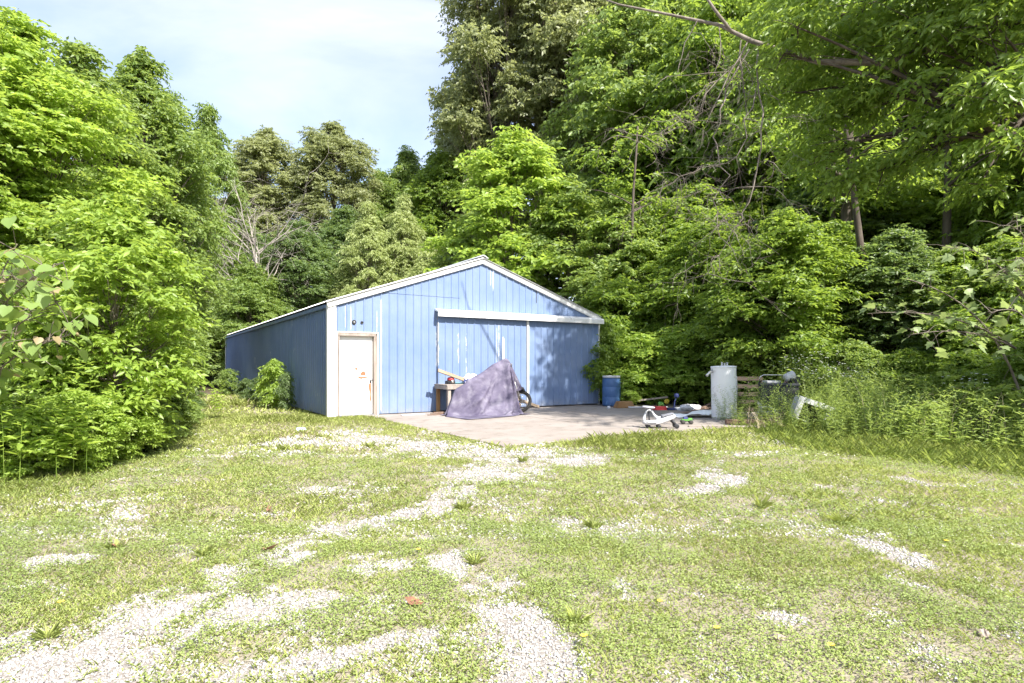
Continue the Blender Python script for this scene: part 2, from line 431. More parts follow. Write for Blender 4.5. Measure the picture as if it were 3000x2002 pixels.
for (s0, w, z0, z1, g) in [(5.08,.055,.8,2.02,2.6),(4.93,.03,1.2,2.5,.95),(4.86,.02,1.3,2.4,.95),(2.97,.07,1.2,2.5,.85),(1.36,.028,.1,2.95,1.4),(1.25,.02,.1,2.7,.95),
                           (4.78,.03,3.5,4.25,1.0),(4.70,.02,3.6,4.2,1.0),(5.25,.03,3.8,4.2,.9),(0.42,.02,2.2,2.8,.9),(0.56,.02,2.2,2.75,1.1),(3.6,.10,1.3,2.2,.62),(3.85,.08,1.0,2.3,.6)]:
    k = streak(s0, w, z0, z1, g); tot = k if tot is None else math_(nt, 'MAXIMUM', tot, k)
side = math_(nt, 'MULTIPLY', mrange(nt, noise(nt, mapping(nt, co, (3,3,.3)), 3, 4, .6), .62, .72), mrange(nt, sp.outputs['Y'], 0.2, 0.4))
tot = math_(nt, 'MAXIMUM', tot, math_(nt, 'MULTIPLY', side, .8))
wmask = mrange(nt, math_(nt, 'ADD', tot, math_(nt, 'MULTIPLY', math_(nt, 'SUBTRACT', n_fl, .5), 1.6)), .55, .8)
c = mixc(nt, wmask, c, (0.66,0.68,0.70))
c = mixc(nt, mrange(nt, noise(nt, co, 38, 3, .6), .73, .76), c, (0.10,0.12,0.16))
dirt = math_(nt, 'MULTIPLY', mrange(nt, sp.outputs['Z'], .0, .28, 1, 0), mrange(nt, noise(nt, co, 6, 5, .6), .35, .65))
c = mixc(nt, math_(nt, 'MULTIPLY', dirt, .45), c, (0.33,0.29,0.22))
nt.links.new(c, bs.inputs['Base Color']); bs.inputs['Roughness'].default_value = 0.52; bs.inputs['Specular IOR Level'].default_value = 0.35
bump(nt, bs, math_(nt, 'ADD', noise(nt, co, 2.2, 3, .5), math_(nt, 'MULTIPLY', n_fl, .05)), 0.25, 0.03)
WHITE  = weathered('white_trim_paint', (0.74,0.73,0.71), (0.84,0.83,0.82), .5, 2.5, (1,1,1), spot=(0.60,0.57,0.53), bmp=.1)
WHITE2 = weathered('white_door_paint', (0.82,0.81,0.80), (0.86,0.855,0.85), .45, 2.0, bmp=.05)
ROOFM  = weathered('galvanised_roof', (0.55,0.56,0.57), (0.70,0.71,0.72), .45, 2.0, (1,1,1), metal=.5, bmp=.1)
GREYWD = weathered('weathered_timber', (0.22,0.185,0.16), (0.38,0.33,0.295), .9, 5, (1,1,.2), bmp=.7, spot=(0.20,0.165,0.14))
PRIMER = weathered('red_primer', (0.36,0.115,0.06), (0.50,0.19,0.10), .8, 8, bmp=.3)
DARK   = weathered('dark_gap', (0.03,0.03,0.03), (0.06,0.055,0.05), .9, 6, bmp=.2)
GALV   = weathered('dull_steel', (0.30,0.30,0.31), (0.50,0.50,0.51), .45, 7, metal=.7, bmp=.2)

barn = empty('blue_metal_barn', bw(0, 0, 0), TH, 'blue ribbed metal barn with white trim and a low gable roof', 'barn')
BWID, BLEN, EAVE, PEAK = 8.82, 20.4, 2.82, 4.31
def gable(s): return PEAK-(PEAK-EAVE)*abs(s-BWID/2)/(BWID/2)
RIB = 0.2286
def profile(a, b, rib=RIB, phase=0.0):
    pts = [(a, 0.0)]
    k0 = math.floor((a-phase)/rib)-1
    for k in range(k0, k0+int((b-a)/rib)+4):
        c_ = phase+k*rib
        for (o, h) in ((-0.026,0),(-0.012,0.019),(0.012,0.019),(0.026,0),(0.072,0),(0.078,.0028),(0.086,.0028),(0.092,0),(0.136,0),(0.142,.0028),(0.150,.0028),(0.156,0)):
            x = c_+o
            if a+1e-3 < x < b-1e-3: pts.append((x, h))
    if a < BWID/2 < b: pts.append((BWID/2, 0.0)); 
    pts.append((b, 0.0)); pts.sort()
    return pts
prng = random.Random(4)
def sheet_front(a, b, z0, ztop, y0, parent, name='wall_panel', rows=1, phase=0.0):
    P = profile(a, b, phase=phase); mb = MB(); vv = []; ff = []
    tl = prng.uniform(-.002, .002)
    for (x, h) in P:
        zt = ztop(x) if callable(ztop) else ztop
        vv.append((x, y0-h+tl, z0)); vv.append((x, y0-h-tl, zt))
    for i in range(len(P)-1): ff.append((2*i, 2*i+2, 2*i+3, 2*i+1))
    mb.add(vv, ff)
    o = mb.build(name, BLUE, parent)
    sm = o.modifiers.new('thickness', 'SOLIDIFY'); sm.thickness = 0.0012; sm.offset = -1
    return o
# front wall sheets (three-foot cover), cut round the entrance door
DS0, DS1, DZ = 0.195, 1.266, 2.13
sheet_front(0.0, DS0, 0.02, gable, 0, barn)
sheet_front(DS0+.0005, 0.96, DZ, gable, 0, barn)
sheet_front(0.9605, DS1, DZ, gable, -.0015, barn)
edges = [DS1+.0005, 1.86, 2.775, 3.69, 4.604, 5.518, 6.433, 7.347, 8.262, BWID]
for i in range(len(edges)-1):
    a, b = edges[i], edges[i+1]-.0005; y0 = -.0016*(i % 2)
    if i < 3:
        lap = 3.20-0.004*i
        sheet_front(a, b, 0.02, lambda x, lap=lap: min(lap, gable(x)-.001), y0, barn)
        if i >= 1: sheet_front(a, b, lap+.008, lambda x, lap=lap: max(gable(x), lap+.009), y0-.004, barn)
        else: sheet_front(1.45, b, lap+.008, lambda x, lap=lap: max(gable(x), lap+.009), y0-.004, barn)
    else: sheet_front(a, b, 0.02, gable, y0, barn)
# side walls and the back wall: 20.4 m of sheets
def sheet_side(a, b, x0, sgn, zt, name='wall_panel'):
    P = profile(a, b); vv = []; ff = []; tl = prng.uniform(-.003, .003)
    for (t, h) in P:
        vv.append((x0+sgn*h+tl, t, 0.02)); vv.append((x0+sgn*h-tl, t, zt))
    for i in range(len(P)-1):
        q = (2*i, 2*i+1, 2*i+3, 2*i+2) if sgn > 0 else (2*i, 2*i+2, 2*i+3, 2*i+1)
        ff.append(q)
    o = MB().add(vv, ff).build(name, BLUE, barn)
    sm = o.modifiers.new('thickness', 'SOLIDIFY'); sm.thickness = .0012; sm.offset = -1
nsh = 22; tl = BLEN/nsh
for i in range(nsh):
    sheet_side(i*tl+.0003, (i+1)*tl-.0003, -.0015*(i % 2), -1, EAVE)
for i in range(nsh):
    sheet_side(i*tl+.0003, (i+1)*tl-.0003, BWID+.0015*(i % 2), 1, EAVE)
b_ = MB(); b_.add([(0,BLEN,0),(BWID,BLEN,0),(BWID,BLEN,EAVE),(BWID/2,BLEN,PEAK),(0,BLEN,EAVE)], [(4,3,2,1,0)]); b_.build('back_wall', BLUE, barn)
# roof: ribbed sheets each side, eave edge visible as a wavy line
nr = 22; rl = (BLEN+.24)/nr
for sd in (-1, 1):
    for i in range(nr):
        a = -.12+i*rl; P = profile(a+.0004, a+rl-.0004); vv = []; ff = []
        xe = BWID/2+sd*(BWID/2+.08); slope = (PEAK-EAVE)/(BWID/2)
        for (t, h) in P:
            hh = h*1.3+.0012*(i % 2)
            vv.append((xe, t, EAVE-slope*.08+.085+hh)); vv.append((BWID/2, t, PEAK+.085+hh))
        for k in range(len(P)-1):
            ff.append((2*k, 2*k+1, 2*k+3, 2*k+2) if sd < 0 else (2*k, 2*k+2, 2*k+3, 2*k+1))
        o = MB().add(vv, ff).build('roof_panel', ROOFM, barn)
        sm = o.modifiers.new('thickness', 'SOLIDIFY'); sm.thickness = .0015; sm.offset = -1
# rake trim: a white folded strip up each side of the gable
for sd in (-1, 1):
    e = Vector((BWID/2+sd*(BWID/2+.05), 0, EAVE-(PEAK-EAVE)/(BWID/2)*.05)); pk = Vector((BWID/2, 0, PEAK))
    d = (pk-e).normalized(); up = Vector((0,0,1))-d*d.z; up.normalize()
    mb = MB()
    prof = [(-.028,-.075),(-.075,-.06),(-.082,.03),(-.062,.04),(-.062,.105),(.10,.112),(.10,.10),(-.02,.095),(-.02,-.06)]
    vv = []
    for end in (e, pk):
        for (yy, hh) in prof: 
            q = end + Vector((0, yy, 0)) + up*hh
            if end is pk: q = Vector((BWID/2+sd*.002, yy, PEAK+hh/up.z))
            vv.append(q)
    n_ = len(prof); ff = [(i, (i+1) % n_, n_+(i+1) % n_, n_+i) for i in range(n_)]+[tuple(range(n_)), tuple(reversed(range(n_, 2*n_)))]
    mb.add(vv, ff); mb.build('rake_trim', WHITE, barn)
rc = MB()
vv = []; ff = []
for yy in (-.10, BLEN+.1):
    for (x, z) in ((-.17,.045),(-.10,.085),(-.03,.125),(.03,.125),(.10,.085),(.17,.045),(.17,.035),(0,.10),(-.17,.035)): vv.append((BWID/2+x, yy, PEAK+.055+z))
ff = [(i, (i+1) % 9, 9+(i+1) % 9, 9+i) for i in range(9)]+[tuple(range(9)), tuple(reversed(range(9, 18)))]
rc.add(vv, ff); rc.build('ridge_cap', ROOFM, barn)
def corner(x, w1, w2, sgn, y=0):
    mb = MB(); mb.box((x+sgn*(w1/2-.03), -.034, EAVE/2-.01), (w1, .016, EAVE)); mb.box((x-sgn*.034, w2/2-.03, EAVE/2-.01), (.016, w2-.02, EAVE))
    return mb.build('corner_trim', WHITE, barn, .003)
corner(0, .205, .14, 1); corner(BWID, .09, .10, -1)
mb = MB(); mb.box((-.036, BLEN-.03, EAVE/2), (.02, .10, EAVE)); mb.build('corner_trim', WHITE, barn)
mb = MB(); mb.box((-.05, BLEN/2, EAVE-.04), (.05, BLEN-.2, .09)); mb.build('eave_fascia', BLUE, barn)

# sliding doors on an overhead track
SLZ = 2.66
for k, (a, b) in enumerate(((2.96, 5.90), (5.985, 8.76))):
    dr = empty('sliding_door', (0,0,0)); dr.parent = barn
    y0 = -.085 if k == 0 else -.075
    nn = 3; w = (b-a)/nn
    for i in range(nn): sheet_front(a+i*w, a+(i+1)*w-.0005, .045, SLZ, y0-.0015*(i % 2), dr, phase=.07*k)
    for zr in (.08, SLZ-.06):
        fr = MB(); fr.box(((a+b)/2, y0+.035, zr), (b-a, .04, .09)); fr.build('door_rail', GREYWD, dr)
    if k == 1:
        e = MB(); e.box((a-.035, y0-.012, (SLZ+.045)/2), (.075, .05, SLZ-.045)); e.build('edge_trim', WHITE, dr, .004)
    else:
        e = MB(); e.box((b+.012, y0+.03, SLZ/2+.02), (.025, .05, SLZ-.06)); e.build('edge_strip', DARK, dr)
tc = MB(); prof = [(0,.0),(-.20,-.055),(-.225,-.085),(-.225,-.215),(-.205,-.225),(-.205,-.10),(0,-.05)]
vv = []
for x in (2.90, BWID+.03):
    for (yy, zz) in prof: vv.append((x, yy-.022, 2.86+zz))
n_ = len(prof)
tc.add(vv, [(i, (i+1) % n_, n_+(i+1) % n_, n_+i) for i in range(n_)]+[tuple(range(n_)), tuple(reversed(range(n_, 2*n_)))]); tc.build('track_cover', WHITE, barn, .002)
tr = MB(); tr.tube([(2.93,-.11,2.70),(BWID,-.11,2.70)], .035, 10); tr.build('door_track', GALV, barn)

# entrance door
ed = empty('entrance_door', (0,0,0)); ed.parent = barn; ed['label'] = 'white six-panel door with red primer showing through'
LX0, LX1, LZ0, LZ1 = 0.262, 1.150, 0.03, 2.045
lf = MB(); lf.box(((LX0+LX1)/2, .075, (LZ0+LZ1)/2), (LX1-LX0, .044, LZ1-LZ0)); lf.build('door_leaf', WHITE2, ed, .003)
cw = (LX1-LX0)
for cx in (LX0+cw*.29, LX0+cw*.71):
    for (z0, z1) in ((.22, .62), (.86, 1.50), (1.64, 1.86)):
        f = MB(); w = .29
        for (q0, q1, q2, q3) in ((cx-w/2, cx+w/2, z0, z0+.018), (cx-w/2, cx+w/2, z1-.018, z1)):
            f.box(((q0+q1)/2, .0515, (q2+q3)/2), (q1-q0, .006, q3-q2))
        for q in (cx-w/2+.009, cx+w/2-.009): f.box((q, .0515, (z0+z1)/2), (.018, .006, z1-z0-.036))
        f.box((cx, .0522, (z0+z1)/2), (w-.10, .0045, z1-z0-.10))
        f.build('door_panel', WHITE2, ed, .0025)
def patch(pts, y=.0465):
    mb = MB(); mb.add([(x, y, z) for x, z in pts], [tuple(reversed(range(len(pts))))]); mb.add([(x, y+.004, z) for x, z in pts], [tuple(range(len(pts)))])
    mb.build('peeled_patch', PRIMER, ed)
def dz_(px_, py_):   # door zoom pixels -> door plane
    return LX0+(px_-190)/(735-190)*(LX1-LX0), LZ1-(py_-150)/(1450-150)*(LZ1-LZ0)
for pts in ([(448,690),(455,674),(470,668),(482,676),(484,700),(474,716),(458,714)], [(488,720),(496,718),(498,742),(490,746)],
            [(538,770),(560,738),(585,732),(610,748),(620,775),(616,806),(540,806)],
            [(487,795),(494,790),(500,812),(515,826),(560,824),(600,826),(645,832),(650,846),(610,852),(560,856),(548,884),(540,860),(512,850),(494,832)],
            [(590,972),(615,966),(622,978),(598,984)], [(295,836),(314,832),(318,840),(298,842)],
            [(672,960),(686,930),(700,925),(712,960),(714,1050),(708,1120),(714,1200),(706,1300),(696,1240),(684,1190),(690,1120),(680,1060),(668,1010)]):
    patch([dz_(*q) for q in pts])
kx, kz = dz_(706, 880)
kb = MB(); M_ = Matrix.Translation((kx, .053, kz)) @ Matrix.Rotation(math.radians(90), 4, 'X')
kb.lathe([(.030,0),(.030,.006),(.012,.010),(.012,.035),(.026,.045),(.030,.058),(.022,.070),(0.001,.072)], 16, M_); kb.build('door_knob', GALV, ed)
pl = MB(); pl.box((kx-.006, .051, kz-.055), (.028, .004, .06)); pl.build('latch_plate', DARK, ed)
for (nm, c, s) in (('door_jamb', (.245,.02,1.02), (.034,.15,2.04)), ('door_jamb', (1.168,.02,1.02), (.034,.15,2.04)), ('door_head', (.706,.02,2.062), (.955,.15,.034))):
    q = MB(); q.box(c, s); q.build(nm, GREYWD, ed, .003)
for (c, s) in (((.216,-.03,1.03),(.042,.02,2.06)), ((1.205,-.03,1.03),(.075,.02,2.06)), ((.71,-.03,2.095),(1.03,.02,.065))):
    q = MB(); q.box(c, s); q.build('casing_board', GREYWD, ed, .003)
for (c, s) in (((.196,-.036,1.06),(.02,.03,2.12)), ((1.262,-.036,1.06),(.022,.03,2.12)), ((.729,-.036,2.14),(1.09,.03,.024))):
    q = MB(); q.box(c, s); q.build('door_trim', WHITE, ed, .002)
th = MB(); th.box((.706, .0, .012), (.95, .16, .03)); th.build('threshold', GALV, ed)
for (s, r) in ((.64, .058), (.845, .036)):
    v = MB(); M_ = Matrix.Translation((s, -.004, 2.40)) @ Matrix.Rotation(math.radians(90), 4, 'X')
    v.lathe([(r,0),(r,.02),(r*.62,.024),(r*.55,-.01),(0.001,-.012)], 18, M_); v.build('wall_vent', DARK, barn)
    if r > .05:
        v = MB(); v.lathe([(r*.42,-.005),(r*.42,.03),(r*.25,.034),(0.001,.03)], 14, M_); v.build('vent_pipe', GALV, barn)
# rust/dark line below the right rake
q = MB(); q.box((6.32, -.022, 3.42), (.012, .006, .42)); q.build('sheet_edge', DARK, barn)

# ------------------------------------------------------------------ things on the apron
TAN    = weathered('raw_timber', (0.25,0.18,0.12), (0.36,0.28,0.20), .85, 4, (.3,1,1), bmp=.5)
TANOR  = weathered('orange_timber', (0.24,0.125,0.05), (0.34,0.20,0.09), .8, 5, (1,1,.3), bmp=.4)
BLACKP = weathered('black_plastic', (0.018,0.018,0.02), (0.045,0.045,0.05), .5, 9, bmp=.2)
RUBBER = weathered('tyre_rubber', (0.030,0.029,0.028), (0.075,0.07,0.065), .85, 9, bmp=.4)
CHROME = weathered('worn_chrome', (0.55,0.54,0.52), (0.72,0.71,0.70), .28, 8, metal=.85, bmp=.1)
REDP   = weathered('red_plastic', (0.48,0.035,0.045), (0.62,0.07,0.07), .45, 6, bmp=.1)
WHP    = weathered('white_plastic', (0.50,0.50,0.52), (0.60,0.60,0.62), .4, 3, bmp=.05, spot=(0.42,0.40,0.37))
GREYP  = weathered('grey_plastic', (0.17,0.175,0.20), (0.25,0.255,0.29), .5, 5, bmp=.1)
GREENP = weathered('green_plastic', (0.10,0.30,0.05), (0.18,0.42,0.09), .45, 6, bmp=.1)
TEALP  = weathered('teal_plastic', (0.20,0.52,0.55), (0.30,0.62,0.64), .45, 6, bmp=.1)
YELP   = weathered('yellow_plastic', (0.62,0.48,0.05), (0.75,0.60,0.10), .45, 6, bmp=.1)
NAVYP  = weathered('navy_plastic', (0.03,0.04,0.13), (0.06,0.08,0.22), .45, 6, bmp=.1)
BROWNW = weathered('old_brown_board', (0.13,0.082,0.060), (0.27,0.185,0.14), .9, 5, (.3,1,1), bmp=.6)
BARREL = weathered('barrel_blue', (0.055,0.125,0.29), (0.085,0.17,0.35), .42, 3, bmp=.08, spot=(0.13,0.25,0.48))
ENAMEL = weathered('heater_enamel', (0.76,0.77,0.79), (0.83,0.84,0.85), .4, 2, bmp=.05, spot=(0.58,0.57,0.55))
CHAR   = weathered('charcoal_metal', (0.030,0.033,0.040), (0.062,0.066,0.076), .5, 5, bmp=.2)
PAPER  = weathered('white_scrap', (0.50,0.50,0.52), (0.66,0.66,0.68), .7, 6, bmp=.2)
def mat_tarp():
    m, nt, bs, out = mat_new('purple_tarp'); co = objco(nt)
    c = mixc(nt, mrange(nt, noise(nt, co, 2.1, 6, .62, .4), .34, .66), (0.066,0.056,0.098), (0.158,0.142,0.205))
    c = mixc(nt, mrange(nt, noise(nt, co, 4.0, 6, .6), .50, .80), c, (0.24,0.228,0.275))
    c = mixc(nt, mrange(nt, noise(nt, co, 3.1, 5, .6), .58, .74), c, (0.075,0.064,0.105))
    nt.links.new(c, bs.inputs['Base Color']); bs.inputs['Roughness'].default_value = .7; bs.inputs['Specular IOR Level'].default_value = .25
    bump(nt, bs, noise(nt, co, 26, 5, .6), .25, .008)
    return m
TARP = mat_tarp()

# workbench against the wall (frame: s along wall, y into wall)
wb = empty('workbench', bw(2.86, .06, 0), TH, 'rough timber workbench against the blue wall beside the covered motorcycle', 'workbench')
for i in range(4):
    p = MB(); p.box((.72, -.10-.2*i, .765), (1.44, .192, .03)); p.build('top_board', GREYWD, wb, .004)
for (c, s) in (((.72,-.012,.70),(1.42,.03,.095)), ((.72,-.795,.70),(1.42,.035,.095)), ((.015,-.40,.70),(.03,.74,.095)), ((1.425,-.40,.70),(.03,.74,.095))):
    p = MB(); p.box(c, s); p.build('apron_board', GREYWD, wb, .003)
for (x, y, m_) in ((.09,-.07,TANOR), (.09,-.735,GREYWD), (1.35,-.07,TANOR), (1.35,-.735,GREYWD)):
    p = MB(); p.box((x, y, .326), (.088, .085, .652)); p.build('leg', m_, wb, .004)
def on_bench(x, y): return bw(2.86+x, .06-y, .78)
# red and black tool
t = empty('small_engine', on_bench(.30, -.42), TH+.3, 'small red and black engine standing on the left of the workbench', 'engine')
p = MB(); p.box((0,0,.05), (.20,.15,.10)); p.box((.11,0,.05),(.04,.10,.08)); p.box((-.125,0,.045),(.06,.13,.09)); p.build('engine_block', BLACKP, t, .01)
p = MB(); p.lathe([(.09,.10),(.10,.12),(.095,.16),(.06,.19),(.001,.195)], 20); p.build('shroud', REDP, t)
p = MB(); p.lathe([(.05,0),(.05,.015),(.02,.03),(.001,.03)], 16, Matrix.Translation((0,-.075,.075)) @ Matrix.Rotation(math.radians(90),4,'X')); p.build('starter_cap', CHROME, t)
p = MB(); p.lathe([(.03,0),(.03,.05),(.001,.05)], 12, Matrix.Translation((.08,-.03,.10))); p.build('fuel_cap', PAPER, t)
# teal tray
t = empty('teal_tray', on_bench(.60, -.30), TH-.12, 'flat teal plastic tray on the workbench beside the red engine', 'tray')
p = MB(); p.box((0,0,.006), (.26,.18,.012)); p.build('tray_base', TEALP, t, .003)
p = MB()
for (c, s) in (((0,.085,.022),(.26,.01,.03)),((0,-.085,.022),(.26,.01,.03)),((.125,0,.022),(.01,.16,.03)),((-.125,0,.022),(.01,.16,.03))): p.box(c, s)
p.build('tray_rim', TEALP, t, .002)
def crumple(name, mat, loc, size, seed, label, cat, parent=None, n=14, sag=.5, rz=0, group=None):
    r = np.random.RandomState(seed); k = n; vv = []; ff = []
    for i in range(k):
        th_ = math.pi*i/(k-1)
        for j in range(2*k):
            ph = 2*math.pi*j/(2*k)
            d = 1+.30*math.sin(3*ph+seed)*math.sin(2*th_)+r.uniform(-.16,.16)
            x, y, z = math.sin(th_)*math.cos(ph)*d, math.sin(th_)*math.sin(ph)*d, math.cos(th_)*d
            vv.append((x*size[0]/2, y*size[1]/2, max(z, -.55)*size[2]/2+.275*size[2]))
    for i in range(k-1):
        for j in range(2*k):
            j2 = (j+1) % (2*k); ff.append((i*2*k+j, (i+1)*2*k+j, (i+1)*2*k+j2, i*2*k+j2))
    p = MB(); p.add(vv, ff, False); o = p.build(name, mat, parent)
    o.location = loc; o.rotation_euler = (0, 0, rz)
    if parent is None: tag(o, label, cat, group)
    return o
t = empty('plastic_bag', on_bench(.86, -.42), TH, 'crumpled white and blue plastic bag heaped on the workbench', 'bag')
crumple('bag_body', PAPER, (0.03,0,0), (.40,.34,.34), 3, None, None, t)
crumple('bag_print', NAVYP, (-.13,-.10,.0), (.16,.14,.16), 5, None, None, t)
crumple('rag', GREYP, on_bench(1.08, -.30), (.30,.3,.16), 8, 'bundled dark grey rag at the back of the workbench', 'rag')
crumple('rag', PAPER, on_bench(.82, -.68), (.34,.14,.09), 12, 'flat pale rag hanging at the front edge of the workbench', 'rag')
# long board leaning from ground to bench
bd = MB(); a = Vector(bw(2.72, .62, 1.16)); b = Vector(bw(6.22, .30, .03)); 
bd.bar(a, b, .095, .035, up=(ST,-CT,.5)); o = bd.build('long_board', TAN, None, .003)
tag(o, 'long thin timber board slanting from the ground behind the covered motorcycle up across the workbench', 'board')
bo = MB(); bo.box((0,0,.12),(.34,.26,.24)); o = bo.build('wooden_crate', TANOR, None, .006); o.location = bw(4.86,.98,0); o.rotation_euler = (0,0,TH+.2)
tag(o, 'small orange-brown wooden crate on the concrete behind the motorcycle wheel', 'crate')
# scraps on the concrete left of the cover
for i in range(3):
    st_ = MB(); st_.bar((-.35+.1*i, .05*i, .012+.024*i), (.42, -.02+.07*i, .012+.022*i), .06, .020)
    o = st_.build('scrap_board', BROWNW, None, .003); o.location = bw(2.62,.95,0); o.rotation_euler = (0,0,TH); tag(o, ['longest dark brown scrap board on the concrete beneath the workbench','middle dark brown scrap board resting beneath the workbench','shortest dark brown scrap board on top beneath the workbench'][i], 'board', 'scrap boards beneath the workbench')
st_ = MB(); st_.box((0,0,.012),(.62,.14,.02)); o = st_.build('white_strip', PAPER, None, .004); o.location = bw(2.0,.62,0); o.rotation_euler = (0,0,TH-.08)
tag(o, 'flat white trim strip lying on the concrete by the wall left of the workbench', 'strip')

# ---- motorcycle
mc = empty('motorcycle', bw(3.0, 1.35, 0), TH, 'motorcycle standing under the purple cover with its front wheel showing', 'motorcycle')
# local: x along bike toward the front (s - 3.0), y into wall
def wheel(name, loc, rz, lean, R=.305, r=.048, label=None):
    w = empty(name, loc); w.parent = mc
    w.rotation_euler = (math.radians(90)+lean, 0, rz)
    q = MB(); q.torus(R-r, r, 36, 12, flat=.78); q.build('tyre', RUBBER, w)
    q = MB(); q.torus(R-r*2+.012, .017, 36, 8, flat=1.3); q.build('rim', CHROME, w)
    q = MB(); q.lathe([(.022,-.075),(.045,-.06),(.03,-.03),(.03,.03),(.045,.06),(.022,.075)], 14); q.build('hub', CHROME, w)
    q = MB()
    for k in range(20):
        a = 2*math.pi*k/20; a2 = a+(.35 if k % 2 else -.35); h = .05 if k % 4 < 2 else -.05
        q.tube([(.035*math.cos(a2),.035*math.sin(a2),h),((R-r*2+.01)*math.cos(a),(R-r*2+.01)*math.sin(a),0)], .0028, 4)
    q.build('spokes', CHROME, w)
    return w
wheel('front_wheel', (1.87, -.02, .302), math.radians(-48), math.radians(-12))
wheel('rear_wheel', (.42, 0, .305), 0, 0)
q = MB()
for sd in (-1, 1): q.tube([(1.87+.04*sd,-.02+.09*sd,.31),(1.56+.02*sd,.085*sd,.98)], [.024,.028], 10)
q.build('front_fork', CHROME, mc)
q = MB(); q.tube([(1.97,-.05,.56),(1.91,-.03,.64),(1.81,0,.68),(1.66,.02,.68)], [.03,.055,.06,.04], 10); q.build('front_fender', BLACKP, mc)
q = MB(); q.tube([(1.55,0,.95),(1.2,0,.55),(.9,0,.35),(.45,0,.31)], .03, 8); q.tube([(1.55,0,.98),(.9,0,.78),(.25,0,.72)], .028, 8); q.tube([(.9,0,.35),(.9,0,.78)], .025, 8); q.build('frame', BLACKP, mc)
q = MB(); q.lathe([(.02,-.18),(.14,-.14),(.15,.12),(.05,.18)], 14, Matrix.Translation((.95,0,.50)) @ Matrix.Rotation(math.radians(90),4,'X')); q.build('engine', GALV, mc)
q = MB(); q.tube([(1.42,0,.95),(1.2,0,.98),(.95,0,.84)], [.06,.13,.09], 12); q.build('fuel_tank', REDP, mc)
q = MB(); q.tube([(.98,0,.80),(.7,0,.74),(.35,0,.70),(.08,0,.64)], [.09,.11,.10,.05], 10); q.build('saddle', BLACKP, mc)
q = MB(); q.tube([(1.36,-.36,1.34),(1.46,-.16,1.20),(1.52,0,1.10),(1.46,.16,1.20),(1.36,.36,1.34)], .014, 8); q.build('handlebar', CHROME, mc)
q = MB(); q.box((-.06,-.02,.56),(.08,.10,.06)); q.build('tail_light', REDP, mc, .012)
q = MB(); q.tube([(.85,-.12,.32),(.80,-.42,.012)], .014, 8); q.build('side_stand', GALV, mc)

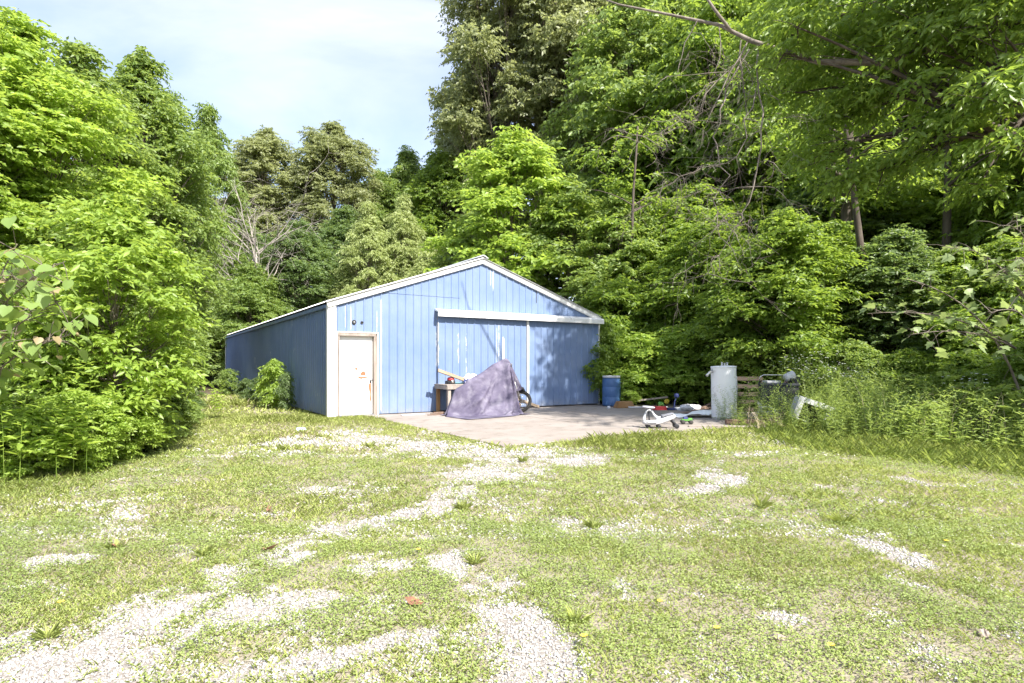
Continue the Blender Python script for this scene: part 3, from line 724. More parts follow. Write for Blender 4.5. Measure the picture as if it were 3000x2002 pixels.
# ---- the cover draped over it: a sheet let fall over the bike (position-based cloth, local axes s, n, z)
def drape():
    nu, nv, h = 78, 64, .042                       # sheet 3.2 x 2.65 m
    U, V = np.meshgrid(np.arange(nu)*h, np.arange(nv)*h, indexing='ij')
    s0 = 2.06; n0 = .36
    z0 = np.interp(s0+U, [2.0, 2.9, 4.35, 4.9, 5.4], [.70, .88, 1.50, 1.30, 1.2])
    X = np.stack([s0+U, n0+V, z0], -1); rr_ = np.random.RandomState(3); X += rr_.normal(0, .004, X.shape)
    # skew the sheet a little so that it hangs lower at the near left
    X[..., 0] -= .10*(V-1.0); X[..., 1] += .06*(U-1.6)
    P_ = X.copy()
    caps = [((4.34,.98,1.40),(4.34,1.72,1.40),.035),((4.42,1.35,1.44),(4.05,1.35,1.22),.06),((4.05,1.35,1.22),(3.75,1.35,1.02),.11),((3.75,1.35,1.0),(3.3,1.35,.80),.12),((3.3,1.35,.78),(2.93,1.35,.60),.09),
            ((4.42,1.35,1.36),(4.80,1.35,.66),.08),((3.4,1.35,.45),(4.3,1.35,.45),.20),((3.42,1.18,.30),(3.42,1.52,.30),.26)]
    pins = []
    for (ps_, pn_, pz_) in ((4.34,.99,1.455),(4.34,1.15,1.455),(4.36,1.35,1.50),(4.34,1.55,1.455),(4.34,1.71,1.455),(2.95,1.35,.71)):
        n_ix = pn_; pn_ = 1.35+(pn_-1.35)*.74
        u_ = (ps_-s0) if ps_ > 4 else 2.28-1.66; pins.append((int(round(u_/h))*nv+int(round((n_ix-n0)/h)), np.array([ps_, pn_, pz_])))
    I = np.arange(nu*nv).reshape(nu, nv)
    def pairs(di, dj, L, st):
        A = I[max(0,-di):nu-max(0,di), max(0,-dj):nv-max(0,dj)]; B_ = I[max(0,di):, max(0,dj):] if dj >= 0 else I[max(0,di):, :nv+dj]
        if dj < 0: A = I[:nu-di, -dj:]
        A = A.ravel(); B_ = B_.ravel(); out = []
        # colour the pairs so that no point occurs twice in a batch
        key = (A//nv)//max(1,di) % 2 if di else (A % nv)//max(1,dj) % 2
        for c in (0, 1): m_ = key == c; out.append((A[m_], B_[m_], L, st))
        return out
    C = pairs(1,0,h,1.)+pairs(0,1,h,1.)+pairs(1,1,h*1.4142,.6)+pairs(1,-1,h*1.4142,.6)+pairs(2,0,2*h,.03)+pairs(0,2,2*h,.03)
    X = X.reshape(-1,3); P_ = P_.reshape(-1,3); dt = 1/50.
    for step in range(230):
        vel = (X-P_)*.96; P_ = X.copy(); X = X+vel; X[:,2] -= 9.8*dt*dt*.35
        for it in range(9):
            for (A, B_, L, st) in C:
                d = X[B_]-X[A]; l = np.sqrt((d*d).sum(1))+1e-9; q = (d*((l-L)/l*.5*st)[:,None])
                X[A] += q; X[B_] -= q
            for (k_, t_) in pins: X[k_] = t_
            if it % 3 == 2:
                hs = np.interp(X[:,0], [2.85,2.93,3.3,3.75,4.05,4.34,4.42,4.8,4.84], [-1,.66,.86,1.1,1.28,1.46,1.45,.72,-1]); wd = np.interp(X[:,0], [2.9,3.3,3.75,4.05,4.3,4.8], [.07,.11,.11,.06,.05,.07])
                m_ = (np.abs(X[:,1]-1.35) < wd) & (X[:,2] < hs)
                if m_.any(): X[m_,2] = hs[m_]; P_[m_] = P_[m_]*.25+X[m_]*.75
                for (a_, b_, r) in caps:
                    a_ = np.array(a_); b_ = np.array(b_); ab = b_-a_; t_ = np.clip(((X-a_)@ab)/(ab@ab), 0, 1); c = a_+t_[:,None]*ab; d = X-c; l = np.sqrt((d*d).sum(1))+1e-9
                    m_ = l < r+.012
                    if m_.any(): X[m_] = c[m_]+d[m_]/l[m_,None]*(r+.012); P_[m_] = P_[m_]*.25+X[m_]*.75
                g_ = X[:,2] < .012
                if g_.any(): X[g_,2] = .012; P_[g_] = P_[g_]*.4+X[g_]*.6
    return X.reshape(nu, nv, 3)
CL = drape()
_ang = np.arctan2(CL[...,0]-4.34, np.maximum(1.52-CL[...,2], .02)+np.abs(CL[...,1]-1.35)*.6); _r = np.hypot(CL[...,0]-4.34, 1.5-CL[...,2])
_ph = 6.5*_ang*4+2.2*np.sin(_ang*7.3)+1.3*np.sin(_ang*15+1)+.8*np.sin(_r*4)
_rd = (1-np.abs(np.sin(_ph)))**1.4*(.45+.55*np.sin(_ang*9+.7)**2)
_am = .085*sstep(.05, .55, _r)*sstep(.02, .12, CL[...,2])*(.35+.65*sstep(-1.25, .0, _ang))
CL[...,1] += np.sign(CL[...,1]-1.35)*_rd*_am*sstep(.04, .16, np.abs(CL[...,1]-1.35))
_sw = np.sin((CL[...,2]-.62*(CL[...,0]-2.9))*13+1.5*np.sin(CL[...,0]*3)); CL[...,1] += .028*np.maximum(_sw, 0)**2*(CL[...,1] > 1.5)*sstep(.1, .3, CL[...,2])*sstep(4.1, 3.6, CL[...,0])
nu_, nv_ = CL.shape[:2]
W3 = np.stack(bw(CL[...,0], CL[...,1], 0)[:2]+(CL[...,2],), -1); o0 = np.array(bw(3.7, 1.35, 0)); W3 = W3-o0
idx = np.arange(nu_*nv_).reshape(nu_, nv_)
tq = np.stack([idx[:-1,:-1], idx[1:,:-1], idx[1:,1:], idx[:-1,1:]], -1).reshape(-1, 4)
o = link('motorcycle_cover', np_mesh('motorcycle_cover', W3.reshape(-1, 3), tq, smooth=True), None, TARP); o.location = o0
sb = o.modifiers.new('smooth', 'SUBSURF'); sb.levels = 1; sb.render_levels = 1
sm = o.modifiers.new('thickness', 'SOLIDIFY'); sm.thickness = .004; sm.offset = 0
tag(o, 'faded purple cloth cover draped over the motorcycle in front of the barn', 'cover')

# ---- blue barrel
bx, by = gp(1403, 932)
t = empty('plastic_barrel', (bx, by, 0), 0, 'blue plastic barrel standing at the right corner of the barn', 'barrel')
q = MB(); q.lathe([(.24,0),(.275,.02),(.285,.06),(.285,.28),(.278,.295),(.285,.31),(.285,.60),(.278,.615),(.285,.63),(.285,.80),(.27,.87),(.25,.90)], 36); q.build('drum', BARREL, t)
q = MB(); q.lathe([(.25,.895),(.285,.90),(.285,.955),(.255,.965),(.25,.93),(.001,.925)], 36); q.build('drum_rim', PAPER, t)
# ---- litter at the back of the slab
def prop(name, mb, mat, u, v, rz, label, cat, bev=.004, z=0.0, group=None):
    x, y = gp(u, v); o = mb.build(name, mat, None, bev); o.location = (x, y, z); o.rotation_euler = (0, 0, rz); tag(o, label, cat, group); return o
q = MB(); q.box((0,0,.10),(.62,.30,.20), taper=.72); prop('cardboard_box', q, TANOR, 1432, 936, .3, 'squashed brown cardboard box on the slab right of the blue barrel', 'box', .02)
q = MB(); q.lathe([(.05,0),(.055,.06),(.03,.09),(.001,.09)], 14); prop('white_cup', q, PAPER, 1397, 939, 0, 'small white cup on the concrete in front of the blue barrel', 'cup', 0)
q = MB(); q.bar((-.6,0,.035),(.6,.02,.035),.07,.04); prop('white_board', q, PAPER, 1487, 937, .10, 'long white painted board lying along the back edge of the slab', 'board')
q = MB(); q.bar((-1.0,0,.03),(1.0,.02,.30),.07,.05); prop('grey_pole', q, GREYWD, 1458, 932, -.25, 'grey weathered pole tipped against the bushes behind the white board', 'pole')
q = MB(); q.box((0,0,.055),(.36,.24,.11), taper=.9); prop('red_tub', q, REDP, 1514, 941, .15, 'small red plastic tub at the back edge of the slab', 'tub', .012)
x_, y_ = gp(1517, 940); o = crumple('green_scrap', GREENP, (x_, y_, .105), (.16,.14,.14), 31, 'lime green plastic scrap lying on the red tub', 'scrap')
x_, y_ = gp(1530, 932); q = MB(); q.lathe([(.001,.0)]+[(.085*math.sin(a), .085-.085*math.cos(a)) for a in np.linspace(.2,2.94,10)]+[(.001,.17)], 18); o = q.build('yellow_ball', YELP, None); o.location = (x_, y_, .06); tag(o, 'yellow ball among the bushes behind the red tub', 'ball')
q = MB(); q.box((0,0,.03),(.40,.18,.06)); q.tube([(.02,.02,.05),(.05,.03,.26),(.12,.02,.40)],.022,8); q.lathe([(.06,.36),(.075,.40),(.06,.47),(.001,.48)],12,Matrix.Translation((.10,.02,0)))
prop('toy_stand', q, NAVYP, 1546, 941, .2, 'dark navy plastic toy standing between the red tub and the white scraps', 'toy', .006)
x_, y_ = gp(1582, 943); crumple('plastic_scrap', PAPER, (x_, y_, 0), (.60,.34,.22), 14, 'crumpled white plastic scrap at the slab edge below the bushes', 'scrap')
x_, y_ = gp(1556, 941); crumple('plastic_scrap', PAPER, (x_, y_, 0), (.30,.2,.10), 15, 'small white plastic scrap beside the navy toy', 'scrap')
# pile of thin brown boards
bl = ['longest', 'tilted', 'split', 'topmost']
for i, (u0, v0, u1, v1, z0, z1) in enumerate(((1560,951,1690,940,.02,.06),(1590,945,1695,932,.03,.14),(1600,946,1680,946,.06,.09),(1610,943,1660,928,.08,.22))):
    a = gp(u0, v0); b = gp(u1, v1); q = MB(); q.bar((a[0],a[1],z0),(b[0],b[1],z1),.12,.028); o = q.build('brown_board', BROWNW, None, .003)
    tag(o, '%s brown board in the low pile behind the water heater' % bl[i], 'board', 'brown boards piled behind the heater')
# crumpled white metal sheet
xs = np.linspace(-.75,.55,18); ysn = np.linspace(-.30,.30,8); vvv = []; fff = []
r_ = np.random.RandomState(3)
for a in xs:
    for b in ysn:
        vvv.append((a, b*(.45+.55*sstep(-.75,-.1,a)), .05+.10*sstep(-.6,.4,a)+.035*math.sin(a*9+b*6)+r_.uniform(-.012,.012)))
for i in range(17):
    for j in range(7): fff.append((i*8+j, (i+1)*8+j, (i+1)*8+j+1, i*8+j+1))
q = MB(); q.add(vvv, fff); o = prop('metal_sheet', q, ENAMEL, 1612, 957, .12, 'crumpled white metal sheet lying left of the water heater', 'metal sheet', 0)
o.modifiers.new('thickness','SOLIDIFY').thickness = .006
# ---- water heater
hx, hy = gp(1662, 961.5)
t = empty('water_heater', (hx, hy, .0), math.radians(8), 'white cylindrical water heater standing upright at the edge of the slab', 'water heater')
t.rotation_euler = (math.radians(.6), math.radians(-1.2), math.radians(8))
q = MB(); q.lathe([(.275,.0),(.275,.03),(.29,.035),(.292,.07),(.292,1.22),(.288,1.255)], 44); q.build('tank_jacket', ENAMEL, t)
q = MB(); q.lathe([(.298,1.235),(.300,1.25),(.298,1.272),(.20,1.282),(.001,1.285)], 44); q.build('top_cap', ENAMEL, t)
for (x, y, h) in ((-.06,-.04,.075),(.03,.0,.05),(.14,.08,.06)):
    q = MB(); q.lathe([(.028,0),(.028,.02),(.018,.022),(.018,h),(.024,h+.002),(.024,h+.02),(.001,h+.022)], 12, Matrix.Translation((x,y,1.278))); q.build('pipe_fitting', CHROME, t)
q = MB(); q.box((0,-.2965,.78),(.16,.012,.50)); q.build('access_panel', ENAMEL, t, .01).rotation_euler = (0,0,math.radians(62))
q = MB(); q.box((0,-.297,1.13),(.10,.006,.14)); q.build('badge', CHAR, t, .03).rotation_euler = (0,0,math.radians(58))
q = MB(); q.tube([(-.28,-.02,1.16),(-.36,-.03,1.14),(-.41,-.04,1.10),(-.46,-.05,1.05)], [.022,.034,.028,.034], 10); q.build('relief_valve', CHROME, t)
q = MB(); q.tube([(-.285,0,1.24),(-.30,0,1.22),(-.31,0,1.12)], [.012,.02,.012], 8); q.build('valve_lever', PAPER, t)
q = MB(); q.bar((-.34,0,.06),(.36,0,.06),.11,.10); o = prop('timber_block', q, BROWNW, 1700, 974, .06, 'short brown timber block on the ground in front of the water heater', 'timber', .006)
q = MB(); q.bar((-.8,0,.02),(.8,.0,.02),.10,.03); o = prop('grey_plank', q, GREYWD, 1668, 980, -.05, 'grey plank half sunk in grass in front of the timber block', 'plank', .004, z=-.01)
# wooden pallet leaning behind the heater
OLDWD = weathered('dark_old_wood', (0.035,0.026,0.021), (0.085,0.062,0.050), .9, 5, (.3,1,1), bmp=.6)
px_, py_ = at(1722, 15.6)
t = empty('wooden_pallet', (px_, py_, gz(px_, py_)), math.radians(-4), 'old brown wooden pallet leaning upright behind the water heater', 'pallet'); t.rotation_euler = (math.radians(-8), 0, math.radians(-4)); t.scale = (.85, 1, .88)
for i in range(5):
    q = MB(); q.box((0, 0, .22+.235*i), (.86, .022, .12)); q.build('slat', OLDWD, t, .003)
for x in (-.40, 0, .40):
    q = MB(); q.box((x, .05, .60), (.04, .075, 1.2)); q.build('stringer', OLDWD, t, .003)
# dark cabinet with junk on top
cx_, cy_ = at(1790, 13.9)
cz_ = gz(cx_, cy_)
t = empty('metal_cabinet', (cx_, cy_, cz_-.01), math.radians(-14), 'charcoal metal cabinet standing in the weeds right of the water heater', 'cabinet')
q = MB(); q.box((0,.22,.45),(.82,.44,.90)); q.build('carcass', CHAR, t, .01)
q = MB(); q.box((0,.21,.925),(.88,.52,.05)); q.build('cabinet_top', CHAR, t, .008)
for x in (-.205, .205):
    q = MB(); q.box((x,-.008,.47),(.385,.018,.76)); q.build('cabinet_door', BLACKP, t, .006)
for x in (-.03, .03):
    q = MB(); q.tube([(x,-.02,.50),(x,-.045,.50),(x,-.045,.64),(x,-.02,.64)], .007, 8); q.build('door_handle', GALV, t)
q = MB(); q.tube([(-.42,.35,.95),(-.38,.35,1.10),(-.30,.35,1.145),(.30,.35,1.145),(.38,.35,1.10),(.42,.35,.95)], .011, 8); q.build('back_rail', CHROME, t)
M_ = t.matrix_basis.copy(); R_ = Matrix.Translation(t.location) @ Matrix.Rotation(math.radians(-14),4,'Z')
def oncab(x, y, z=.951): return R_ @ Vector((x, y, z))
q = MB(); q.box((0,0,.03),(.32,.22,.06), taper=1.1); o = q.build('white_tray', WHP, None, .012); o.location = oncab(-.16,.16); o.rotation_euler = (0,0,.1); tag(o, 'shallow white tray on top of the charcoal cabinet', 'tray')
q = MB(); q.lathe([(.085,0),(.095,.02),(.115,.20),(.122,.205),(.112,.20),(.09,.03),(.001,.03)], 20); o = q.build('white_tub', WHP, None); o.location = oncab(.14,.14,1.075); o.rotation_euler = (.3,1.25,.4); tag(o, 'white plastic tub tipped on its side on the charcoal cabinet', 'tub')
o = crumple('black_bag', BLACKP, oncab(.33,.20), (.26,.3,.20), 41, 'crumpled black bag at the right end of the cabinet top', 'bag')
o = crumple('pink_rag', weathered('pink_cloth',(.45,.28,.27),(.6,.42,.40),.9,6), oncab(.26,.30), (.22,.2,.24), 42, 'faded pink rag between the tub and the black bag on the cabinet', 'rag')
# tilted white open crate
kx_, ky_ = at(1857, 12.9)
t = empty('plastic_bin', (kx_, ky_, gz(kx_, ky_)), 0, 'tipped white plastic bin with an open dark front in the weeds', 'bin'); t.rotation_euler = (math.radians(0), math.radians(19), math.radians(-12)); t.location.z += .05
q = MB(); q.box((0,.20,.50),(.74,.42,.035)); q.build('top_panel', WHP, t, .01)
q = MB(); q.box((0,.20,.02),(.74,.42,.035)); q.build('bottom_panel', WHP, t, .01)
for x in (-.355,.355):
    q = MB(); q.box((x,.20,.26),(.035,.42,.44)); q.build('side_panel', WHP, t, .008)
q = MB(); q.box((0,.395,.26),(.68,.02,.44)); q.build('back_panel', CHAR, t)
for (c, s) in (((-.30,-.012,.26),(.09,.02,.46)),((.30,-.012,.26),(.12,.02,.46)),((0,-.012,.445),(.51,.02,.09))):
    q = MB(); q.box(c, s); q.build('front_frame', WHP, t, .006)
# broken white chair between
wx_, wy_ = at(1752, 13.3)
t = empty('broken_chair', (wx_, wy_, gz(wx_, wy_)), .4, 'broken white plastic chair lying in the weeds in front of the charcoal cabinet', 'chair'); t.rotation_euler = (.25, .3, .9); t.scale = (.8,.8,.8)
q = MB(); q.box((0,0,.36),(.46,.44,.03)); q.build('seat', WHP, t, .012)
for (x, y) in ((-.2,-.19),(.2,-.19),(-.2,.19),(.2,.19)):
    q = MB(); q.bar((x,y,.36),(x*1.15,y*1.2,0),.045,.03); q.build('leg', WHP, t, .006)
for i in range(4):
    q = MB(); q.bar((-.15+.1*i,.2,.37),(-.17+.115*i,.34,.62),.04,.015); q.build('back_slat', WHP, t, .004)
for sd in (-1,1):
    q = MB(); q.tube([(sd*.25,.2,.42),(sd*.27,0,.52),(sd*.25,-.22,.50),(sd*.24,-.23,.36)], .02, 8); q.build('armrest', WHP, t)

# ---- ride-on swing car
rx, ry = gp(1511, 982)
t = empty('ride_on_toy', (rx, ry, .0), math.radians(-6), 'white ride-on toy car with grey seat and steering wheel at the slab edge', 'toy car'); t.scale = (.9,.9,.9)
# x forward = left in the photo -> build with front at -x
secs = [ # x, z centre, half width, half height
 (-.37,.13,.05,.03),(-.34,.125,.12,.05),(-.26,.115,.165,.055),(-.14,.115,.18,.055),(0,.135,.165,.065),(.10,.175,.13,.075),(.20,.215,.115,.075),(.30,.245,.11,.065),(.36,.265,.085,.045),(.385,.275,.04,.025)]
q = MB(); vv_ = []; ff_ = []; K = 16
for (x, zc, hw, hh) in secs:
    for k in range(K):
        a = 2*math.pi*k/K; ca, sa = math.cos(a), math.sin(a)
        vv_.append((x, hw*math.copysign(abs(ca)**.7, ca), zc+hh*math.copysign(abs(sa)**.7, sa)))
for i in range(len(secs)-1):
    for k in range(K): ff_.append((i*K+k, i*K+(k+1)%K, (i+1)*K+(k+1)%K, (i+1)*K+k))
ff_.append(tuple(reversed(range(K)))); ff_.append(tuple((len(secs)-1)*K+k for k in range(K)))
q.add(vv_, ff_, True); b_ = q.build('body', WHP, t)
sb = b_.modifiers.new('smooth','SUBSURF'); sb.levels = 1; sb.render_levels = 1
q = MB(); q.tube([(-.33,-.05,.12),(-.325,-.02,.24),(-.275,0,.38),(-.215,0,.415),(-.15,0,.385),(-.10,0,.30),(-.02,0,.225),(.08,0,.22)], [.045,.030,.020,.018,.018,.024,.040,.05], 12); q.build('front_hoop', WHP, t)
q = MB(); q.box((0,0,0),(.27,.19,.05)); s_ = q.build('seat', GREYP, t, .018); s_.rotation_euler = (0, math.radians(-13), 0); s_.location = (.20,0,.302)
q = MB(); q.tube([(-.205,0,.14),(-.225,0,.47)], .017, 12); q.build('steering_column', BLACKP, t)
q = MB(); q.torus(.13,.018,30,8,Matrix.Translation((-.225,0,.475)) @ Matrix.Rotation(math.radians(4),4,'Y')); q.box((-.225,0,.475),(.24,.035,.014)); q.box((-.225,0,.475),(.035,.24,.014)); q.build('steering_wheel', weathered('pale_grey_plastic', (.36,.36,.42), (.46,.46,.52), .5, 5), t)
q = MB(); q.tube([(-.29,-.165,.135),(-.20,-.186,.118),(-.12,-.186,.122),(-.07,-.178,.135)], .009, 6); q.build('side_stripe', BLACKP, t)
for (x, y, r) in ((-.24,-.11,.048),(-.24,.11,.048),(.0,-.13,.045),(.0,.13,.045)):
    q = MB(); q.lathe([(.02,-.016),(r*.9,-.016),(r,-.01),(r,.01),(r*.9,.016),(.02,.016)], 18, Matrix.Translation((x,y,r)) @ Matrix.Rotation(math.radians(90),4,'X')); q.build('wheel', BLACKP, t)
for sd in (-1,1):
    q = MB(); q.tube([(.27,.05*sd,.20),(.32,.09*sd,.15),(.37,.12*sd,.075)], [.04,.035,.022], 10); q.build('rear_strut', BLACKP, t)
    q = MB(); q.lathe([(.02,-.018),(.05,-.018),(.056,-.01),(.056,.01),(.05,.018),(.02,.018)], 18, Matrix.Translation((.39,.135*sd,.056)) @ Matrix.Rotation(math.radians(90),4,'X')); q.build('rear_wheel', BLACKP, t)
# ---- toy truck
rx, ry = gp(1576, 973)
t = empty('toy_truck', (rx, ry, .0), math.radians(-8), 'small green and navy toy monster truck beside the ride-on toy', 'toy truck')
q = MB(); q.box((0,0,.085),(.23,.10,.04)); q.box((.07,0,.115),(.09,.095,.025)); q.build('body', GREENP, t, .008)
q = MB(); q.box((-.025,0,.135),(.10,.088,.055), taper=.7); q.build('cab', NAVYP, t, .006)
q = MB(); q.box((0,0,.062),(.18,.05,.016)); q.build('chassis', BLACKP, t)
for (x, y) in ((-.085,-.075),(-.085,.075),(.085,-.075),(.085,.075)):
    q = MB(); q.lathe([(.012,-.022),(.04,-.022),(.046,-.014),(.046,.014),(.04,.022),(.012,.022)], 16, Matrix.Translation((x,y,.046)) @ Matrix.Rotation(math.radians(90),4,'X')); q.build('wheel', RUBBER, t)
# ---- blue wrapper on the gravel
x_, y_ = gp(692, 986); crumple('plastic_wrapper', weathered('pale_blue_plastic',(.45,.62,.75),(.65,.78,.86),.35,8), (x_, y_, gz(x_,y_)), (.19,.10,.09), 61, 'crumpled pale blue plastic wrapper on the gravel left of the door', 'wrapper')
# stones and fallen leaves on the lawn
STONE = weathered('pinkish_stone', (.27,.215,.18), (.40,.335,.29), .9, 9, bmp=.5)
for i, (u, v, sz, lb) in enumerate(((1664,1196,.13,'pinkish stone on the bare patch in the right lawn'),(2258,1452,.10,'flat pinkish stone in the grass near the right edge'),(1633,1210,.07,'small pale stone left of the pinkish stone in the right lawn'),(1785,1458,.10,'pale flat stone in the clover right of centre'),(1700,1146,.07,'small rounded stone in the grass below the upper right gravel patch'))):
    x_, y_ = gp(u, v); crumple('stone', STONE, (x_, y_, gz(x_,y_)-.006), (sz*.75,sz*.55,sz*.45), 70+i, lb, 'stone', n=7, rz=i)
DLEAF = weathered('dead_leaf', (.16,.075,.045), (.30,.16,.10), .8, 20, bmp=.2)
for i, (u, v, lb) in enumerate(((945,1380,'curled brown dead leaf in the clover near the centre foreground'),(262,1254,'brown dead leaf in the grass at the left'),(625,1256,'tiny brown dead leaf on the lawn left of centre'),(618,1166,'brown dead leaf near the gravel at mid left'))):
    x_, y_ = gp(u, v); q = MB()
    q.add([(-.05,0,.03),(-.01,-.026,.012),(.05,-.008,.02),(.065,0,.045),(.05,.012,.03),(-.01,.026,.03),(0,0,.01)], [(0,1,6),(1,2,6),(2,3,6),(3,4,6),(4,5,6),(5,0,6)])
    o = q.build('dead_leaf', DLEAF, None); o.location = (x_, y_, gz(x_,y_)+.012); o.rotation_euler = (.2,.3,i*1.7); o.modifiers.new('t','SOLIDIFY').thickness = .001; tag(o, lb, 'leaf')

# ------------------------------------------------------------------ foliage machinery
def unit(a): return a/np.maximum(np.linalg.norm(a, axis=-1, keepdims=True), 1e-9)
def leaf_geo(P, D, Nn, L, W, fine=False, curl=.12, foldk=.22):
    """one small pointed leaf per row: base P, direction D, face normal Nn"""
    D = unit(D); S = unit(np.cross(D, Nn)); U = np.cross(S, D)
    L = L[:, None]; W = W[:, None]; n = len(P)
    if fine:
        V = np.stack([P, P+D*L*.28+S*W*.46+U*W*foldk, P+D*L*.62+S*W*.38+U*W*foldk*.6-U*L*curl*.4, P+D*L-U*L*curl, P+D*L*.62-S*W*.38+U*W*foldk*.6-U*L*curl*.4, P+D*L*.28-S*W*.46+U*W*foldk], 1)
        T = np.array([[0,1,2],[0,2,3],[0,3,4],[0,4,5]])
    else:
        V = np.stack([P, P+D*L*.42+S*W*.5+U*W*foldk, P+D*L-U*L*curl, P+D*L*.42-S*W*.5+U*W*foldk], 1)
        T = np.array([[0,1,2],[0,2,3]])
    k = V.shape[1]
    F_ = (np.arange(n)[:, None, None]*k+T[None]).reshape(-1, 3)
    return V.reshape(-1, 3), F_, k
class Leaves:
    def __init__(self): self.V = []; self.T = []; self.t = []; self.n = 0
    def add(self, V, T, tint):
        self.V.append(V); self.T.append(T+self.n); self.t.append(tint); self.n += len(V)
    def leaves(self, P, D, Nn, L, W, tint, fine=False, **kw):
        V, T, k = leaf_geo(P, D, Nn, L, W, fine, **kw); self.add(V, T, np.repeat(tint, k))
    def mesh(self, name): return np_mesh(name, np.concatenate(self.V), np.concatenate(self.T), {'tint': np.concatenate(self.t)})
UP = np.array([0., 0., 1.])
def sprays(LV, rng, C, O, K, sl, ll, lw, droop, fine=False, flat=.35, jit=.75):
    n = len(C)
    T = unit(O*np.array([1, 1, flat])+rng.normal(0, .35, (n, 3))*np.array([1, 1, .5])-UP*droop*.5)
    S = unit(np.cross(T, UP+rng.normal(0, .12, (n, 3)))); U = np.cross(S, T)
    sp_t = rng.rand(n)
    for k in range(K):
        a = (k+.6)/K; sg = 1 if k % 2 else -1
        spread = .85*(1-.75*(k == K-1))
        P = C+T*(a-.5)[...,None]*sl if hasattr(a, 'shape') else C+T*(a-.5)*sl
        P = P-UP*(sl*droop*a*a*.35)
        D = T*.55+S*sg*spread+rng.normal(0, .25, (n, 3))-UP*droop*.55
        Nn = U+rng.normal(0, jit, (n, 3))
        sc = rng.uniform(.7, 1.15, n)*(1.0-.25*abs(a-.45))
        LV.leaves(P, D, Nn, ll*sc, lw*sc, np.clip(.35*sp_t+.65*rng.rand(n), 0, 1), fine)
def blob_sprays(LV, rng, blobs, axis_xy, dens, K, sl, ll, lw, droop, fine=False, flat=.35):
    Cs = []; Os = []
    for (c, r) in blobs:
        c = np.array(c); r = np.array(r) if hasattr(r, '__len__') else np.array([r, r, r*.75])
        n = max(4, int(dens*(r[0]*r[1]*r[2])**(2/3)))
        d = unit(rng.normal(0, 1, (n, 3))); d[:, 2] = np.where(d[:, 2] < -.35, -d[:, 2]*.6, d[:, 2]); d = unit(d)
        rad = (.25+.88*rng.rand(n)**.7)*(1+.22*np.sin(d[:, 0]*5+c[0]*3)*np.sin(d[:, 1]*5+c[1]*2))
        p = c+d*r*rad[:, None]
        ax = np.stack([p[:, 0]-axis_xy[0], p[:, 1]-axis_xy[1], np.zeros(n)], 1)
        Cs.append(p); Os.append(unit(unit(ax)*.7+d*.8))
    sprays(LV, rng, np.concatenate(Cs), np.concatenate(Os), K, sl, ll, lw, droop, fine, flat)
def bez(a, b, c, n=6):
    a, b, c = Vector(a), Vector(b), Vector(c)
    return [(1-t)**2*a+2*t*(1-t)*b+t*t*c for t in [i/(n-1) for i in range(n)]]
def tree_proto(seed, H, R, base, nb, dens, K, sl, ll, lw, droop=.35, trunk_r=.16, peak=.55, br=.42, fine=False, lean=0.0, flat=.35, multi=1):
    rng = np.random.RandomState(seed); rd = random.Random(seed)
    blobs = []
    for i in range(nb):
        t = (i+.5)/nb; t = t**.9
        z = base+(H-base)*t*.96
        env = R*max(.12, math.sin(math.pi*min(1, max(.04, (t*.86+.10))))**.75)*(1.0 if t < peak else 1-.35*((t-peak)/(1-peak)))
        a = i*2.39996+rd.uniform(-.5, .5); q = env*math.sqrt(rd.uniform(.12, 1))*.82
        r = br*R*rd.uniform(.62, 1.12)*(.72+.5*(1-abs(t-.45)))
        if t > .9: q *= .35; r *= .7
        blobs.append(((q*math.cos(a)+lean*z/H, q*math.sin(a), z), (r, r, r*.68)))
    LV = Leaves(); blob_sprays(LV, rng, blobs, (0, 0), dens, K, sl, ll, lw, droop, fine, flat)
    W = MB()
    for mlt in range(multi):
        off = Vector((rd.uniform(-.12, .12), rd.uniform(-.12, .12), 0))*(multi > 1)*2
        tp = [off+Vector((lean*(z/H)+.06*H*.1*math.sin(z*1.3+seed)*(z/H)+off.x*z/H*3, .05*H*.1*math.cos(z*1.1+seed)+off.y*z/H*3, z)) for z in np.linspace(-.15, H*.86, 9)]
        W.tube(tp, [trunk_r*(1.25 if i == 0 else 1)*(1-.82*i/8)/(1 if multi == 1 else 1.5) for i in range(9)], 8)
    for (c, r) in blobs:
        c = Vector(c); z0 = max(base*.5, c.z*rd.uniform(.5, .8)); k = z0/(H*.86)
        a = Vector((lean*z0/H, 0, z0)); tr_ = trunk_r*max(.14, .42*(1-k))
        pth = bez(a, a.lerp(c, .5)+Vector((0, 0, -.08*(c-a).length)), c, 6)
        W.tube(pth, [tr_*(1-.75*i/5) for i in range(6)], 5, False)
        for s_ in range(5):
            e = c+Vector((rd.gauss(0, 1), rd.gauss(0, 1), rd.gauss(0, .6))).normalized()*r[0]*rd.uniform(.6, 1.0)
            b0 = pth[rd.randint(2, 5)]
            W.tube(bez(b0, b0.lerp(e, .5)+Vector((0, 0, .1*r[0])), e, 4), [tr_*.34, tr_*.26, tr_*.18, tr_*.07], 4, False)
    return W.mesh('trunk_%d' % seed), LV.mesh('crown_%d' % seed)
def set_mat(o, m):
    o.material_slots[0].link = 'OBJECT'; o.material_slots[0].material = m
